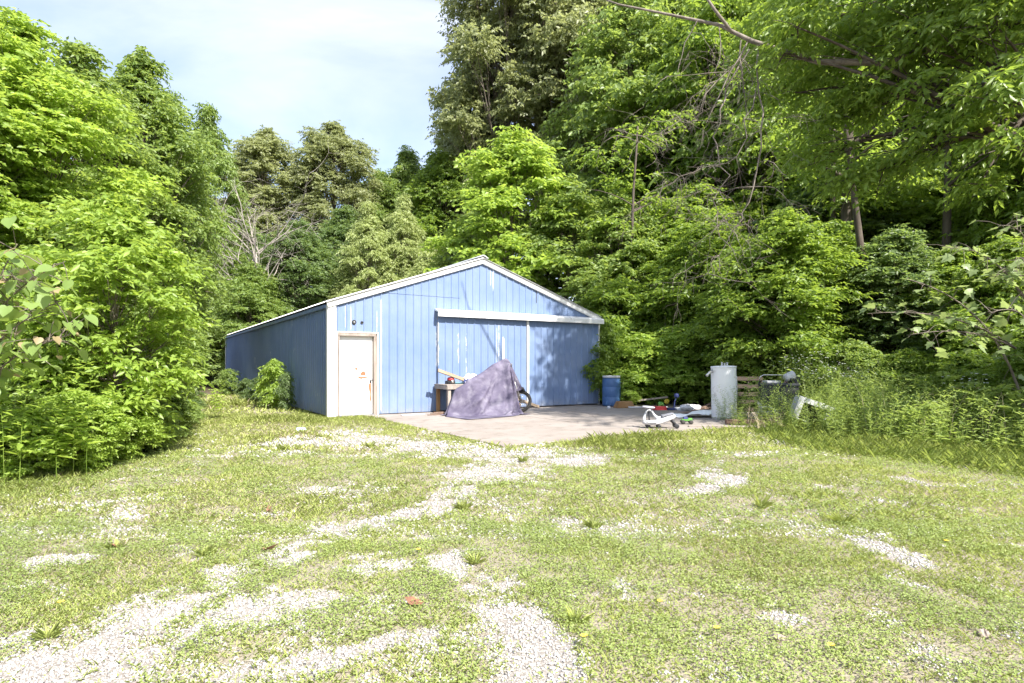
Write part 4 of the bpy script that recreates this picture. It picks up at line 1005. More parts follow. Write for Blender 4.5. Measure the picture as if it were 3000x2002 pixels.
def put_tree(name, proto, x, y, h, H0, mat, label, rz=0.0, wid=1.0, bark=None, cat='tree', group=None, z=None):
    tm, cm = proto
    if not tm.materials: tm.materials.append(BARK)
    if not cm.materials: cm.materials.append(L_MID)
    g = gz(x, y)
    t = empty(name, (x, y, (g if z is None else z)-.03), rz, label, cat, group)
    s = (h-(0 if z is not None else 0))/H0; t.scale = (s*wid, s*wid, s)
    a = bpy.data.objects.new('trunk' if cat == 'tree' else 'stems', tm); COL.objects.link(a); a.parent = t
    b = bpy.data.objects.new('crown' if cat == 'tree' else 'foliage', cm); COL.objects.link(b); b.parent = t
    set_mat(a, bark or BARK); set_mat(b, mat)
    return t

# prototypes ---------------------------------------------------------
PA = tree_proto(11, 12, 3.6, 1.6, 80, 150, 9, .60, .20, .105, .45, .17, br=.25)            # broad mid tree
PB = tree_proto(12, 12, 2.7, 1.2, 70, 165, 9, .58, .19, .095, .55, .15, br=.27)            # narrower
PC = tree_proto(13, 22, 6.2, 6.0, 84, 62, 10, .90, .29, .16, .40, .30, peak=.6, br=.23)   # big oak, hanging leaves
PD = tree_proto(14, 10, 2.8, .5, 60, 130, 9, .80, .25, .13, .35, .12, br=.26, flat=.2)     # layered sapling
PE = tree_proto(15, 8, 3.0, .4, 70, 130, 9, .60, .195, .10, .4, .10, br=.27)              # understorey
PF = tree_proto(16, 2.4, 1.35, .12, 46, 430, 8, .32, .118, .062, .3, .022, br=.30, multi=3)  # shrub
PK = tree_proto(21, 2.2, 1.25, .05, 13, 210, 9, .52, .20, .085, .45, .02, br=.33, multi=3)           # open leafy bush
PG = tree_proto(17, 9, 2.5, .8, 75, 300, 9, .42, .145, .085, .4, .12, br=.25)             # near tree, small leaves
PH = tree_proto(18, 4.2, 1.45, .3, 60, 300, 8, .42, .150, .068, .3, .05, br=.27, flat=.15, fine=False)  # near bright sapling
PI = tree_proto(19, 14, 4.2, 2.2, 70, 75, 9, .78, .26, .13, .5, .20, br=.25, flat=.2)     # forest, layered
PJ = tree_proto(20, 2.2, 1.2, .06, 40, 330, 8, .40, .165, .072, .3, .02, br=.27, multi=4, flat=.5)  # broad-leaved weed shrub

def T(name, proto, H0, u, d, vtop, mat, label, rz=0, wid=1.0, **kw):
    x, y = at(u, d); h = zat(vtop, d)-gz(x, y); return put_tree(name, proto, x, y, h, H0, mat, label, rz, wid, **kw)

# left-hand trees
T('sweetgum_tree', PG, 9, 30, 11.6, 15, L_BRIGHT, 'bright leafy tree rising out of the top left corner', .3, 1.2)
T('sweetgum_tree', PG, 9, -150, 10.2, 60, L_BRIGHT, 'bright leafy tree cut off by the left edge below the corner tree', 1.9, 1.15)
T('hickory_tree', PB, 12, 185, 17.5, 80, L_MID, 'tall green tree just right of the top left corner tree', .9, 1.1)
T('hickory_tree', PB, 12, 325, 20, 102, L_MID, 'tall green tree with a ragged top, middle of the left group', 2.4, 1.0)
T('hickory_tree', PB, 12, 385, 22.5, 190, L_MID, 'narrow green tree right of the ragged-topped one in the left group', 4.0, .72)
T('hickory_tree', PB, 12, 478, 37, 225, L_MID, 'airy green tree at the right end of the left group against the sky', 1.0, .66)
T('maple_tree', PA, 12, 250, 21, 300, L_MID, 'dense green tree filling the middle of the left group', 1.2, .85)
T('maple_tree', PA, 12, 60, 17, 300, L_MID, 'dense green tree behind the left thicket', 3.1, 1.0)
T('understorey_tree', PE, 8, 400, 37, 480, L_MID, 'green understorey tree left of the bare dead tree', .4, .8)
T('understorey_tree', PE, 8, 515, 36.5, 575, L_MID, 'low green tree above the far end of the barn side wall', 1.7, 1.05)
T('understorey_tree', PE, 8, 575, 34, 600, L_MID, 'rounded green tree over the back eave of the barn', 5.2, 1.0)
T('understorey_tree', PE, 8, 325, 18.5, 640, L_DARK, 'dark low tree between the left thicket and the barn', 2.7, 1.0)
T('understorey_tree', PE, 8, 385, 27, 700, L_DARK, 'dark low tree tucked beside the far left barn corner', 3.9, 1.0)
# behind the barn
T('oak_tree', PC, 22, 610, 50, 290, L_OLIVE, 'grey-green oak on the skyline left of centre', .5, 1.0)
T('oak_tree', PC, 22, 765, 50, 272, L_OLIVE, 'grey-green oak with open branches right of the skyline oak', 2.2, .9)
T('ash_tree', PA, 12, 690, 37, 500, L_DARK, 'dark blue-green tree behind the left barn roof', .2, 1.05)
T('ash_tree', PA, 12, 790, 43, 470, L_DARK, 'dark green tree between the lime tree and the skyline oaks', 4.2, 1.0)
T('ash_tree', PA, 12, 610, 42, 535, L_DARK, 'shaded tree below the bare dead tree', 1.9, 1.0)
T('poplar_tree', PB, 12, 845, 36, 452, L_LIME, 'pale lime tree behind the middle of the left roof slope', .3, .78)
T('poplar_tree', PB, 12, 925, 37, 436, L_LIME, 'pale lime tree with a pointed top beside its twin behind the roof', 2.9, .72)
T('poplar_tree', PB, 12, 800, 36, 600, L_LIME, 'short pale lime tree just above the left roof edge', 4.4, .9)
T('poplar_tree', PB, 12, 985, 35, 540, L_LIME, 'short pale lime tree left of the big bright sapling', 5.1, .8)
T('elm_tree', PA, 12, 935, 52, 335, L_MID, 'round-topped green tree on the skyline right of the oaks', 3.0, .8)
T('elm_tree', PA, 12, 870, 55, 385, L_MID, 'smaller round green tree on the skyline beside the round-topped one', .8, .8)
T('elm_tree', PA, 12, 1010, 46, 340, L_FOREST, 'dark green tree at the foot of the giant oak', 1.4, .95)
T('giant_oak_tree', PC, 22, 1168, 46, -190, L_OLIVE, 'giant grey-green oak towering behind the barn ridge', 1.1, .74)
T('giant_oak_tree', PC, 22, 1330, 44, -230, L_OLIVE, 'giant oak right of the towering oak, cut off by the top edge', 3.3, .72)
T('giant_oak_tree', PC, 22, 1090, 50, 120, L_OLIVE, 'lower oak at the left flank of the giant oak', 5.0, .62)
T('bright_sapling', PD, 10, 1175, 27.5, 288, L_BRIGHT, 'tall bright green sapling standing behind the barn ridge', .6, 1.1)
T('bright_sapling', PD, 10, 1300, 27, 400, L_MID, 'layered green sapling right of the barn ridge', 2.0, 1.15)
T('bright_sapling', PD, 10, 1420, 25, 440, L_MID, 'layered green sapling behind the right roof slope', 3.6, 1.1)
T('bright_sapling', PD, 10, 1090, 31, 480, L_MID, 'layered green sapling left of the tall bright one', 4.6, 1.0)
# right-hand wood
_used = set()
def wood_label(kind, u, d):
    w = [(1500,'just right of the barn roof edge'),(1580,'above the blue barrel'),(1660,'above the litter along the slab'),(1730,'above the water heater'),(1800,'above the charcoal cabinet'),(1890,'above the tipped white bin'),(1990,'beside the thick dark trunk'),(2100,'beside the slender leaning trunk'),(2200,'above the sumac shoots'),(2290,'above the right-hand dry stalks'),(9999,'at the right edge')]
    ph = next(b for a, b in w if u < a)
    row = 'front' if d < 19.5 else 'second' if d < 24.5 else 'third' if d < 29 else 'fourth' if d < 35 else 'deep'
    for extra in ('', 'taller ', 'leftmost ', 'inner '):
        lb = '%s%s in %s row of wood, %s' % (extra, kind, row, ph)
        if lb not in _used: break
    _used.add(lb); return lb
wood_list = [ # u, d, vtop, proto
 (1450,36,-60,PI,14),(1560,33,40,PI,14),(1660,30,-80,PI,14),(1780,32,-160,PI,14),(1900,27,-120,PI,14),(2040,30,-200,PI,14),(2180,26,-160,PI,14),(2330,24,-200,PI,14),
 (1500,48,-120,PI,14),(1680,46,-200,PI,14),(1880,44,-220,PI,14),(2100,42,-220,PI,14),(2300,38,-250,PI,14),(2480,30,-150,PI,14),
 (2480,18,-200,PI,14),(2150,36,300,PA,12),(1960,38,300,PA,12),(2330,33,300,PA,12)]
for i, (u, d, vt, p, h0) in enumerate(wood_list):
    T('forest_tree', p, h0, u, d, vt, L_FOREST if i % 3 else L_MID, wood_label('tall leafy tree', u, d), i*1.7, .85, bark=BARK_D, group='trees of the dense wood on the right')
und = [(1540,23,560),(1640,22,480),(1750,21,560),(1480,25,520),(1850,22,600),(1960,23,640),(2080,21,620),(2200,20,640),(2330,18,640),(1600,26,420),(1720,26,430),(1840,28,420),(2440,16,600),(2120,27,480),(2260,26,480),(1800,17.5,480),(1920,18.5,500),(2060,17,520),(2190,16,560),(2310,14,540),(1880,24,350),(2020,25,330),(2180,24,330),(2330,22,350),(1690,18.5,560)]
for i, (u, d, vt) in enumerate(und):
    T('understorey_tree', PE if i % 2 else PD, 8 if i % 2 else 10, u, d, vt, (L_FOREST, L_FOREST, L_DARK)[i % 3], wood_label('low shaded tree', u, d), i*2.3, 1.15, bark=BARK_D, group='understorey trees along the right-hand wood')
# bare trunks standing in the wood
for i, (u, d, r, ln, lb) in enumerate(((1945,21,.30,.0,'thick dark tree trunk in the wood behind the flowering weeds'),(2035,17,.13,-.9,'slender leaning trunk right of the thick dark trunk'),(2165,20,.19,.1,'straight dark trunk behind the sycamore leaves'),(1905,22,.14,.1,'thin dark trunk left of the thick dark trunk'),(1440,24,.09,.2,'thin pale trunk right of the barn roof'))):
    x, y = at(u, d); g = gz(x, y); q = MB()
    zz = np.linspace(-.2, 11, 10); q.tube([(ln*z/6+.05*math.sin(z*.9+i), .04*math.cos(z), z) for z in zz], [r*(1.35 if k == 0 else 1)*(1-.6*k/9) for k in range(10)], 12)
    t = empty('forest_tree', (x, y, g), 0, lb, 'tree'); rd = random.Random(i)
    for k in range(7):
        z = rd.uniform(7, 10.5); a = rd.uniform(0, 6.28); b0 = Vector((ln*z/6, 0, z)); e = b0+Vector((math.cos(a)*2, math.sin(a)*2, rd.uniform(.3, 1.2)))
        q.tube(bez(b0, b0.lerp(e, .5)+Vector((0,0,.3)), e, 5), [r*.3, r*.24, r*.18, r*.12, r*.05], 6, False)
    q.build('trunk', BARK_D, t)
    LV = Leaves(); rng = np.random.RandomState(900+i)
    blob_sprays(LV, rng, [((ln*z/6+rng.uniform(-1.6,1.6), rng.uniform(-1.2,1.2), z), (1.1,1.1,.6)) for z in np.linspace(7, 11.5, 6)], (0,0), 40, 8, .7, .24, .12, .4)
    link('crown', LV.mesh('trunk_crown'), t, L_FOREST)

# the big tree overhanging from the right, with a dead limb
ox, oy = 10.9, 10.4
rng = np.random.RandomState(77); rd = random.Random(77)
ob = []
def B(u, v, d, r, rz_=None): x, y = at(u, d); ob.append(((x-ox, y-oy, zat(v, d)), (r, r*.9, (rz_ or r*.6))))
for (u, v, d, r) in ((1850,70,13,1.2),(1950,120,12,1.1),(1830,210,13,.95),(1930,270,12.4,1.0),(2040,60,11.5,1.2),(2060,220,11.5,1.1),(2160,120,11,1.2),(2190,300,11,.9),(2290,60,10.5,1.2),(2300,220,10,1.0),
                     (1870,360,12.6,.75),(1960,420,12.2,.7),(2060,380,11.6,.7),(2330,330,9.8,.7),(1760,120,14,.8),(1800,20,14,1.0),(2250,420,10.6,.55),
                     (1900,-120,12.5,1.5),(2050,-150,11.5,1.6),(2200,-160,10.8,1.6),(2350,-120,10,1.6),(1780,-150,14,1.4),(2000,-330,12.5,1.7),(2200,-360,11.5,1.8),(1850,-300,13.5,1.6),(2400,-330,10.5,1.7),
                     (1700,-120,15,1.2),(2150,-560,11.8,1.7),(1980,-520,13,1.5),(1800,120,11.6,.5),(1830,60,11.4,.55)):
    B(u, v, d, r)
ob_top = []
for (x, y, z, r) in ((6.6,13.6,10.4,1.2),(7.6,13.0,10.8,1.3),(8.6,11.8,11.6,1.4),(6.6,9.4,9.6,1.2),(7.8,8.8,10.2,1.3),(9.0,8.2,10.8,1.4),(8.2,6.8,9.8,1.2),(9.8,7.0,11.0,1.4),(7.2,10.6,9.4,1.1)):
    ob_top.append(((x-ox, y-oy, z), (r, r, r*.6)))
LV = Leaves(); blob_sprays(LV, rng, [b for b in ob if b[0][2] < 9.3], (0, 0), 150, 9, .54, .195, .078, .75); blob_sprays(LV, rng, [b for b in ob if b[0][2] >= 9.3], (0, 0), 36, 9, .54, .195, .078, .75); blob_sprays(LV, rng, ob_top, (0, 0), 48, 9, .54, .195, .078, .75); ob = ob+ob_top
ot = empty('overhanging_tree', (ox, oy, gz(ox, oy)), 0, 'large tree leaning in from the right edge with long leafy boughs and a dead limb', 'tree')
link('crown', LV.mesh('overhang_crown'), ot, L_FOREST)
W = MB()
tk = [(0,0,-.2),(-.1,0,2.0),(-.5,.15,4.2),(-1.0,.3,6.6),(-1.3,.4,9.0),(-1.6,.4,12.0)]
W.tube(tk, [.36,.27,.24,.20,.15,.06], 12)
for (c, r) in ob:
    c = Vector(c); i = min(4, max(2, int((c.z-1.0)/2.4))); a = Vector(tk[i]).lerp(Vector(tk[i+1]), rd.random())
    pth = bez(a, a.lerp(c, .55)+Vector((0, 0, .5)), c, 7); W.tube(pth, [.085,.07,.058,.045,.034,.024,.014], 6, False)
    for k in range(6):
        e = c+Vector((rd.gauss(0,1), rd.gauss(0,1), rd.gauss(0,.5))).normalized()*r[0]*.9; b0 = pth[rd.randint(3, 6)]
        W.tube(bez(b0, b0.lerp(e, .5)+Vector((0,0,.08)), e, 4), [.018,.014,.010,.004], 4, False)
W.build('trunk', BARK_D, ot)
# dead limb: thick stub then hanging twigs
def twigs(mb, p, d, L, r, depth, rd, droop, segs=5, wig=.28):
    pts = [Vector(p)]; dd = Vector(d).normalized(); st = L/segs
    for i in range(segs):
        dd = (dd+Vector((rd.gauss(0, wig), rd.gauss(0, wig), rd.gauss(0, wig)))*.8-Vector((0,0,droop))*.35).normalized(); pts.append(pts[-1]+dd*st)
    mb.tube(pts, [r*(1-.65*i/segs) for i in range(segs+1)], 6 if r > .02 else 4, False)
    if depth <= 0: return
    for k in range(rd.randint(2, 4) if depth > 1 else rd.randint(2, 3)):
        i = rd.randint(1, segs); ax = Vector((rd.gauss(0,1), rd.gauss(0,1), rd.gauss(0,.7))).normalized()
        twigs(mb, pts[i], (dd*.7+ax*.8), L*rd.uniform(.5, .8), max(.0035, r*.5), depth-1, rd, droop, segs, wig)
def wp(u, v, d): x, y = at(u, d); return Vector((x-ox, y-oy, zat(v, d)))
def wig(path, rd, n=4, amp=.07):
    out = [path[0]]
    for a, b in zip(path[:-1], path[1:]):
        for k in range(1, n+1):
            p = a.lerp(b, k/n); out.append(p+Vector((rd.gauss(0, amp), rd.gauss(0, amp), rd.gauss(0, amp*.6))))
    return out
dl = MB(); rd = random.Random(5)
main = [wp(2300,40,10.8), wp(2050,140,11.3), wp(1880,140,11.7), wp(1725,92,12.0), wp(1650,55,12.2), wp(1540,32,12.4), wp(1420,8,12.6), wp(1370,-10,12.8)]
dl.tube(main, [.10,.075,.055,.044,.034,.026,.018,.011], 8)
dl.tube([wp(1680,72,12.1), wp(1640,20,12.1), wp(1600,-40,12.2)], [.034,.029,.022], 8)
for (u, v, L, r) in ((1715,95,1.9,.018),(1700,90,1.6,.016),(1650,60,1.5,.015),(1600,45,1.2,.013)):
    twigs(dl, wp(u, v, 12.0), Vector((-.25,.1,-1)), L, r, 3, rd, .35)
stem = [wp(1720,110,12.0), wp(1650,230,11.9), wp(1640,330,11.8), wp(1655,430,11.7), wp(1650,540,11.6)]
stem = wig(stem, rd); dl.tube(stem, [.020-.013*i/(len(stem)-1) for i in range(len(stem))], 6)
stem2 = [wp(1740,110,11.9), wp(1745,300,11.8), wp(1735,430,11.7), wp(1690,520,11.6), wp(1640,640,11.5)]
stem2 = wig(stem2, rd); dl.tube(stem2, [.018-.013*i/(len(stem2)-1) for i in range(len(stem2))], 6)
stem3 = wig([wp(1712,100,12.1), wp(1600,260,12.1), wp(1520,300,12.2), wp(1450,310,12.2)], rd); dl.tube(stem3, [.014-.010*i/(len(stem3)-1) for i in range(len(stem3))], 5)
stem4 = wig([wp(1735,200,11.8), wp(1690,360,11.8), wp(1560,400,11.9), wp(1500,460,11.9)], rd); dl.tube(stem4, [.014-.010*i/(len(stem4)-1) for i in range(len(stem4))], 5)
for S_ in (stem, stem2, stem3, stem4):
    for p in S_[2::2]:
        for k in range(2): twigs(dl, p, Vector((rd.gauss(0,1), rd.gauss(0,.6), rd.uniform(-.6,.35))), rd.uniform(.6, 1.2), .008, 2, rd, .25)
o = dl.build('dead_limb', TWIG, ot); o['label'] = 'bare dead limb with hanging grey twigs'

# bare dead tree on the skyline
dx_, dy_ = at(592, 34.5); rd = random.Random(9); q = MB(); zb = gz(dx_, dy_)
q.tube([(0,0,-.2),(.1,0,3.5),(-.15,0,6.5)], [.16,.13,.09], 8)
for k in range(13):
    a = rd.uniform(0, 6.28); twigs(q, (rd.uniform(-.1,.1), 0, rd.uniform(4.5, 6.8)), (math.cos(a)*.9, math.sin(a)*.6, rd.uniform(.4, 1.1)), rd.uniform(2.2, 3.3), .040, 3, rd, -.02, 5, .16)
t = empty('bare_tree', (dx_, dy_, zb), 0, 'leafless grey dead tree behind the left end of the barn', 'tree'); t.scale = (1.15,1.15,1.2); q.build('branches', TWIG_L, t)
dx_, dy_ = at(705, 41); q = MB(); rd = random.Random(19)
q.tube([(0,0,-.2),(.1,0,4),(0,0,8)], [.10,.08,.06], 8)
for k in range(4):
    a = rd.uniform(0, 6.28); twigs(q, (0,0,rd.uniform(6, 8)), (math.cos(a)*.4, math.sin(a)*.4, 1.2), rd.uniform(2.2, 3.2), .04, 2, rd, -.05, 5, .14)
t = empty('bare_tree', (dx_, dy_, gz(dx_, dy_)), 0, 'smaller leafless sapling right of the grey dead tree', 'tree'); q.build('branches', TWIG_L, t)

# shrubs -------------------------------------------------------------
T('mulberry_sapling', PH, 4.2, 265, 8.6, 425, L_BRIGHT, 'bright yellow-green sapling standing forward of the left trees', .8, .95, cat='sapling')
T('mulberry_sapling', PH, 4.2, 90, 8.8, 560, L_BRIGHT, 'bright green sapling behind the large heart-shaped leaves', 2.5, 1.0, cat='sapling')
T('mulberry_sapling', PH, 4.2, 345, 10.8, 640, L_MID, 'green sapling at the right flank of the bright one', 4.1, 1.05, cat='sapling')
T('mulberry_sapling', PH, 4.2, 180, 10.5, 470, L_MID, 'green sapling between the bright sapling and the tall trees', 5.3, 1.1, cat='sapling')
sh = [(-60,6.9,880,PJ,2.2,L_BRIGHT,'broad-leaved shrub cut by the left edge'),(60,7.0,930,PJ,2.2,L_BRIGHT,'broad-leaved shrub at the front left corner of the thicket'),(170,7.4,890,PF,2.4,L_BRIGHT,'low leafy shrub right of the corner shrub in the left thicket'),
 (270,8.3,900,PF,2.4,L_BRIGHT,'low leafy shrub below the bright sapling'),(345,9.2,905,PF,2.4,L_MID,'low shrub at the middle of the thicket edge'),(385,10.6,890,PF,2.4,L_MID,'low shrub near the thicket end facing the barn'),
 (430,12.8,915,PF,2.4,L_MID,'small shrub at the far end of the left thicket'),(100,8.4,820,PF,2.4,L_MID,'taller shrub in the second row of the left thicket'),(230,9.4,830,PF,2.4,L_MID,'taller shrub behind the low shrub under the bright sapling'),
 (330,11,840,PF,2.4,L_DARK,'shaded shrub deep in the left thicket'),(-10,8.6,780,PF,2.4,L_MID,'tall shrub at the left edge behind the large heart-shaped leaves'),(420,15,870,PF,2.4,L_DARK,'dark shrub in the gap left of the barn'),(20,10.5,700,PE,8,L_MID,'young tree filling the left edge of the thicket')]
for i, (u, d, vt, p, h0, m_, lb) in enumerate(sh):
    T('thicket_shrub', p, h0, u, d, vt, m_, lb, i*1.9, 1.0, cat='shrub', group='shrubs of the left thicket')
# against the barn's left wall
def wallbush(t_, off, h, wid, lb, i, mat):
    x = OX-ST*t_-CT*off; y = OY+CT*t_-ST*off
    put_tree('wall_shrub', PK, x, y, h, 2.2, mat, lb, i*2.1, wid, cat='shrub')
wallbush(4.2, .55, 1.55, .72, 'light green shrub growing against the barn side wall', 0, L_BRIGHT)
wallbush(3.1, .40, 1.15, .50, 'narrow dark shrub against the barn side wall nearest the door', 1, L_DARK)
wallbush(6.6, .6, .95, .85, 'low dark shrub against the side wall beyond the light green one', 2, L_DARK)
wallbush(9.5, .6, .85, .9, 'low dark shrub near the far end of the side wall', 3, L_DARK)
wallbush(13.5, .7, 1.2, .9, 'small shrub at the far barn corner', 4, L_MID)
# right of the barn
rb = [(1385,19.9,735,L_FOREST,.62,'shrub overlapping the right corner of the barn'),(1470,20.2,765,L_BRIGHT,1.1,'large shrub behind the slab nearest the blue barrel'),(1570,19.9,745,L_BRIGHT,1.15,'large shrub at the middle of the slab edge'),(1650,19.4,775,L_BRIGHT,1.0,'large shrub behind the water heater'),
      (1436,18.9,872,L_BRIGHT,.8,'low shrub partly hiding the blue barrel'),(1530,22.5,700,L_FOREST,1.0,'tall shrub behind the slab shrubs'),(1760,18.5,745,L_MID,.9,'yellow-green shrub behind the charcoal cabinet'),(1860,17.5,735,L_BRIGHT,.9,'yellow-green shrub above the flowering weeds'),(1960,15.5,780,L_MID,.85,'shrub behind the tall weeds at right'),
      (2080,14.5,800,L_FOREST,.9,'dark shrub under the sycamore leaves'),(2230,13,800,L_FOREST,.9,'dark shrub near the right edge'),(2360,11.5,780,L_FOREST,.9,'dark shrub cut by the right edge'),(1690,22,650,L_FOREST,.9,'tall dark shrub behind the heater shrub'),(1420,23,640,L_FOREST,.8,'tall dark shrub beside the barn wall')]
for i, (u, d, vt, m_, wd, lb) in enumerate(rb):
    T('wood_edge_shrub', PF, 2.4, u, d, vt, m_, lb, i*2.7, wd*1.15, cat='shrub', group='shrubs along the right wood edge')

# large heart-shaped leaves at the left edge (each leaf its own part)
def heart_mesh():
    pts = [(0,0),(-.10,-.16),(-.06,-.36),(.12,-.50),(.38,-.50),(.66,-.30),(1.0,0),(.66,.30),(.38,.50),(.12,.50),(-.06,.36),(-.10,.16)]
    pts = [(-.08 if i in (1,2,10,11) and False else x, y) for i, (x, y) in enumerate(pts)]
    V = [(.10,0,-.02),(.42,0,-.03),(.72,0,-.06)]+[(x, y, .16*abs(y)-.10*x*x) for x, y in pts]
    n = len(pts); Fc = []
    for i in range(n):
        a, b = 3+i, 3+(i+1) % n; mx = (pts[i][0]+pts[(i+1) % n][0])/2
        Fc.append((1, a, b))
    Fc += []
    me = bpy.data.meshes.new('heart_leaf'); me.from_pydata(V, [], Fc)
    a_ = me.attributes.new('tint', 'FLOAT', 'POINT'); a_.data.foreach_set('value', [.5]*len(V)); me.polygons.foreach_set('use_smooth', [True]*len(Fc)); me.materials.append(L_RED); me.update(); return me
def lobed_mesh():
    pts = [(0,0),(.02,-.22),(.18,-.50),(.34,-.34),(.58,-.46),(.60,-.22),(1.0,0),(.60,.22),(.58,.46),(.34,.34),(.18,.50),(.02,.22)]
    V = [(.35,0,.0)]+[(x, y, .10*abs(y)-.12*x*x) for x, y in pts]; n = len(pts)
    Fc = [(0, 1+i, 1+(i+1) % n) for i in range(n)]
    me = bpy.data.meshes.new('lobed_leaf'); me.from_pydata(V, [], Fc)
    a_ = me.attributes.new('tint', 'FLOAT', 'POINT'); a_.data.foreach_set('value', [.5]*len(V)); me.materials.append(L_SYC); me.update(); return me
def leafy_branches(root, boughs, me, mats, size, n_per, rd, wood, spread=.42, drop=.5):
    q = MB(); rx0 = Vector(root.location)
    for pth, r in boughs:
        pp = [Vector(p)-rx0 for p in pth]; cur = bez(pp[0], pp[1], pp[2], 12)
        q.tube(cur, [r*(1-.8*i/11) for i in range(12)], 6)
        for k in range(n_per):
            t = .18+.82*(k+rd.random())/n_per; i = min(10, int(t*11)); p0 = cur[i].lerp(cur[i+1], t*11-i)
            off = Vector((rd.gauss(0,1), rd.gauss(0,1), rd.gauss(-.1,.75))).normalized()*rd.uniform(.06, spread); p1 = p0+off
            q.tube([p0, p0.lerp(p1, .5)+Vector((0,0,.03)), p1], [.006,.004,.0025], 4, False)
            o = bpy.data.objects.new('leaf', me); COL.objects.link(o); o.parent = root; o.location = p1
            az = math.atan2(off.y, off.x)+rd.uniform(-.6, .6)
            o.rotation_euler = (rd.gauss(0,.35), rd.gauss(drop,.3), az); s = size*rd.uniform(.65, 1.15); o.scale = (s, s, s)
            m_ = mats[0] if (rd.random() < .86 or len(mats) == 1) else mats[1]
            if m_ is not mats[0]: o.scale = (s*.6,)*3
            set_mat(o, m_)
    q.build('branches', wood, root)
def P3(u, v, d): x, y = at(u, d); return (x, y, zat(v, d))
rd = random.Random(31)
x_, y_ = at(-90, 6.6)
t = empty('redbud_sapling', (x_, y_, gz(x_, y_)), 0, 'sapling with large heart-shaped leaves at the left edge', 'sapling')
b0 = (x_, y_, .0)
leafy_branches(t, [((P3(-100,1100,6.6),P3(-100,800,6.5),P3(40,560,6.2)),.022), ((P3(-90,900,6.5),P3(-40,680,6.2),P3(150,600,6.0)),.016), ((P3(-90,900,6.5),P3(-20,760,6.2),P3(140,690,6.0)),.016),
   ((P3(-80,950,6.4),P3(0,800,6.2),P3(160,770,6.0)),.014), ((P3(-90,850,6.5),P3(-40,600,6.3),P3(60,650,6.1)),.014), ((P3(-95,800,6.5),P3(-60,620,6.4),P3(10,700,6.1)),.012)],
   heart_mesh(), [L_RED, L_PINK], .155, 42, rd, BARK, .36, .75)
x_, y_ = at(2360, 10.4)
t = empty('sycamore_sapling', (x_, y_, gz(x_, y_)), 0, 'young sycamore with broad lobed pale green leaves reaching in from the right', 'sapling')
leafy_branches(t, [((P3(2370,1050,10.4),P3(2330,700,10.2),P3(2080,640,9.8)),.03), ((P3(2330,800,10.2),P3(2200,700,9.8),P3(1990,720,9.8)),.02), ((P3(2330,800,10.2),P3(2230,740,9.7),P3(2080,770,9.6)),.016),
   ((P3(2360,700,10.2),P3(2280,560,9.9),P3(2180,570,9.6)),.02), ((P3(2370,700,10.1),P3(2340,580,9.8),P3(2280,640,9.4)),.018), ((P3(2380,640,10.1),P3(2360,500,9.8),P3(2290,520,9.5)),.018), ((P3(2380,800,10.1),P3(2360,680,9.6),P3(2270,720,9.2)),.016),((P3(2390,700,10.1),P3(2400,600,9.6),P3(2330,590,9.2)),.016)],
   lobed_mesh(), [L_SYC], .185, 24, rd, BARK, .42, .35)

# ------------------------------------------------------------------ weeds
def weed_stalk(LV, rng, base, h, n, ll, lw, lean=.12, up=.5, fine=False, tint=.5, start=.1):
    base = np.asarray(base, float); m = len(base)
    ln = rng.normal(0, lean, (m, 2))
    H = h*rng.uniform(.5, 1.2, m)*(.65+.7*fbm(base[:,0], base[:,1], .9, 61)) if m > 30 else h*rng.uniform(.7, 1.15, m)
    for k in range(n):
        f = start+(1-start)*(k+rng.rand(m))/n
        P = base+np.stack([ln[:, 0]*f*f*H, ln[:, 1]*f*f*H, f*H], 1)
        a = k*2.4+rng.rand(m)*.8
        D = np.stack([np.cos(a), np.sin(a), up+rng.normal(0, .25, m)+.5*(f-.5)], 1)
        sc = rng.uniform(.7, 1.15, m)*(1.15-.55*f)
        LV.leaves(P, D, np.stack([-np.cos(a)*.4, -np.sin(a)*.4, np.ones(m)], 1)+rng.normal(0, .25, (m, 3)), ll*sc, lw*sc, np.clip(tint+rng.normal(0, .25, m), 0, 1), fine)
    # stem
    a = rng.rand(m)*6.28; e = np.stack([np.cos(a), np.sin(a), 0*a], 1)*.004
    top = base+np.stack([ln[:, 0]*H, ln[:, 1]*H, H], 1); mid = base+np.stack([ln[:, 0]*.25*H, ln[:, 1]*.25*H, .5*H], 1)
    V = np.stack([base-e, base+e, mid+e*.8, mid-e*.8, top], 1).reshape(-1, 3)
    Tt = (np.arange(m)[:, None, None]*5+np.array([[0,1,2],[0,2,3],[3,2,4]])[None]).reshape(-1, 3)
    LV.add(V, Tt, np.repeat(rng.rand(m)*.5, 5))
rng = np.random.RandomState(55)
def scatter_uv(n, u0, u1, v0, v1, rng):
    u = rng.uniform(u0, u1, n); v = rng.uniform(v0, v1, n); d = F*CAM_H/(v-HV); x = (u-HU)/F*d
    return np.stack([x, d, gh(x, d)], 1)
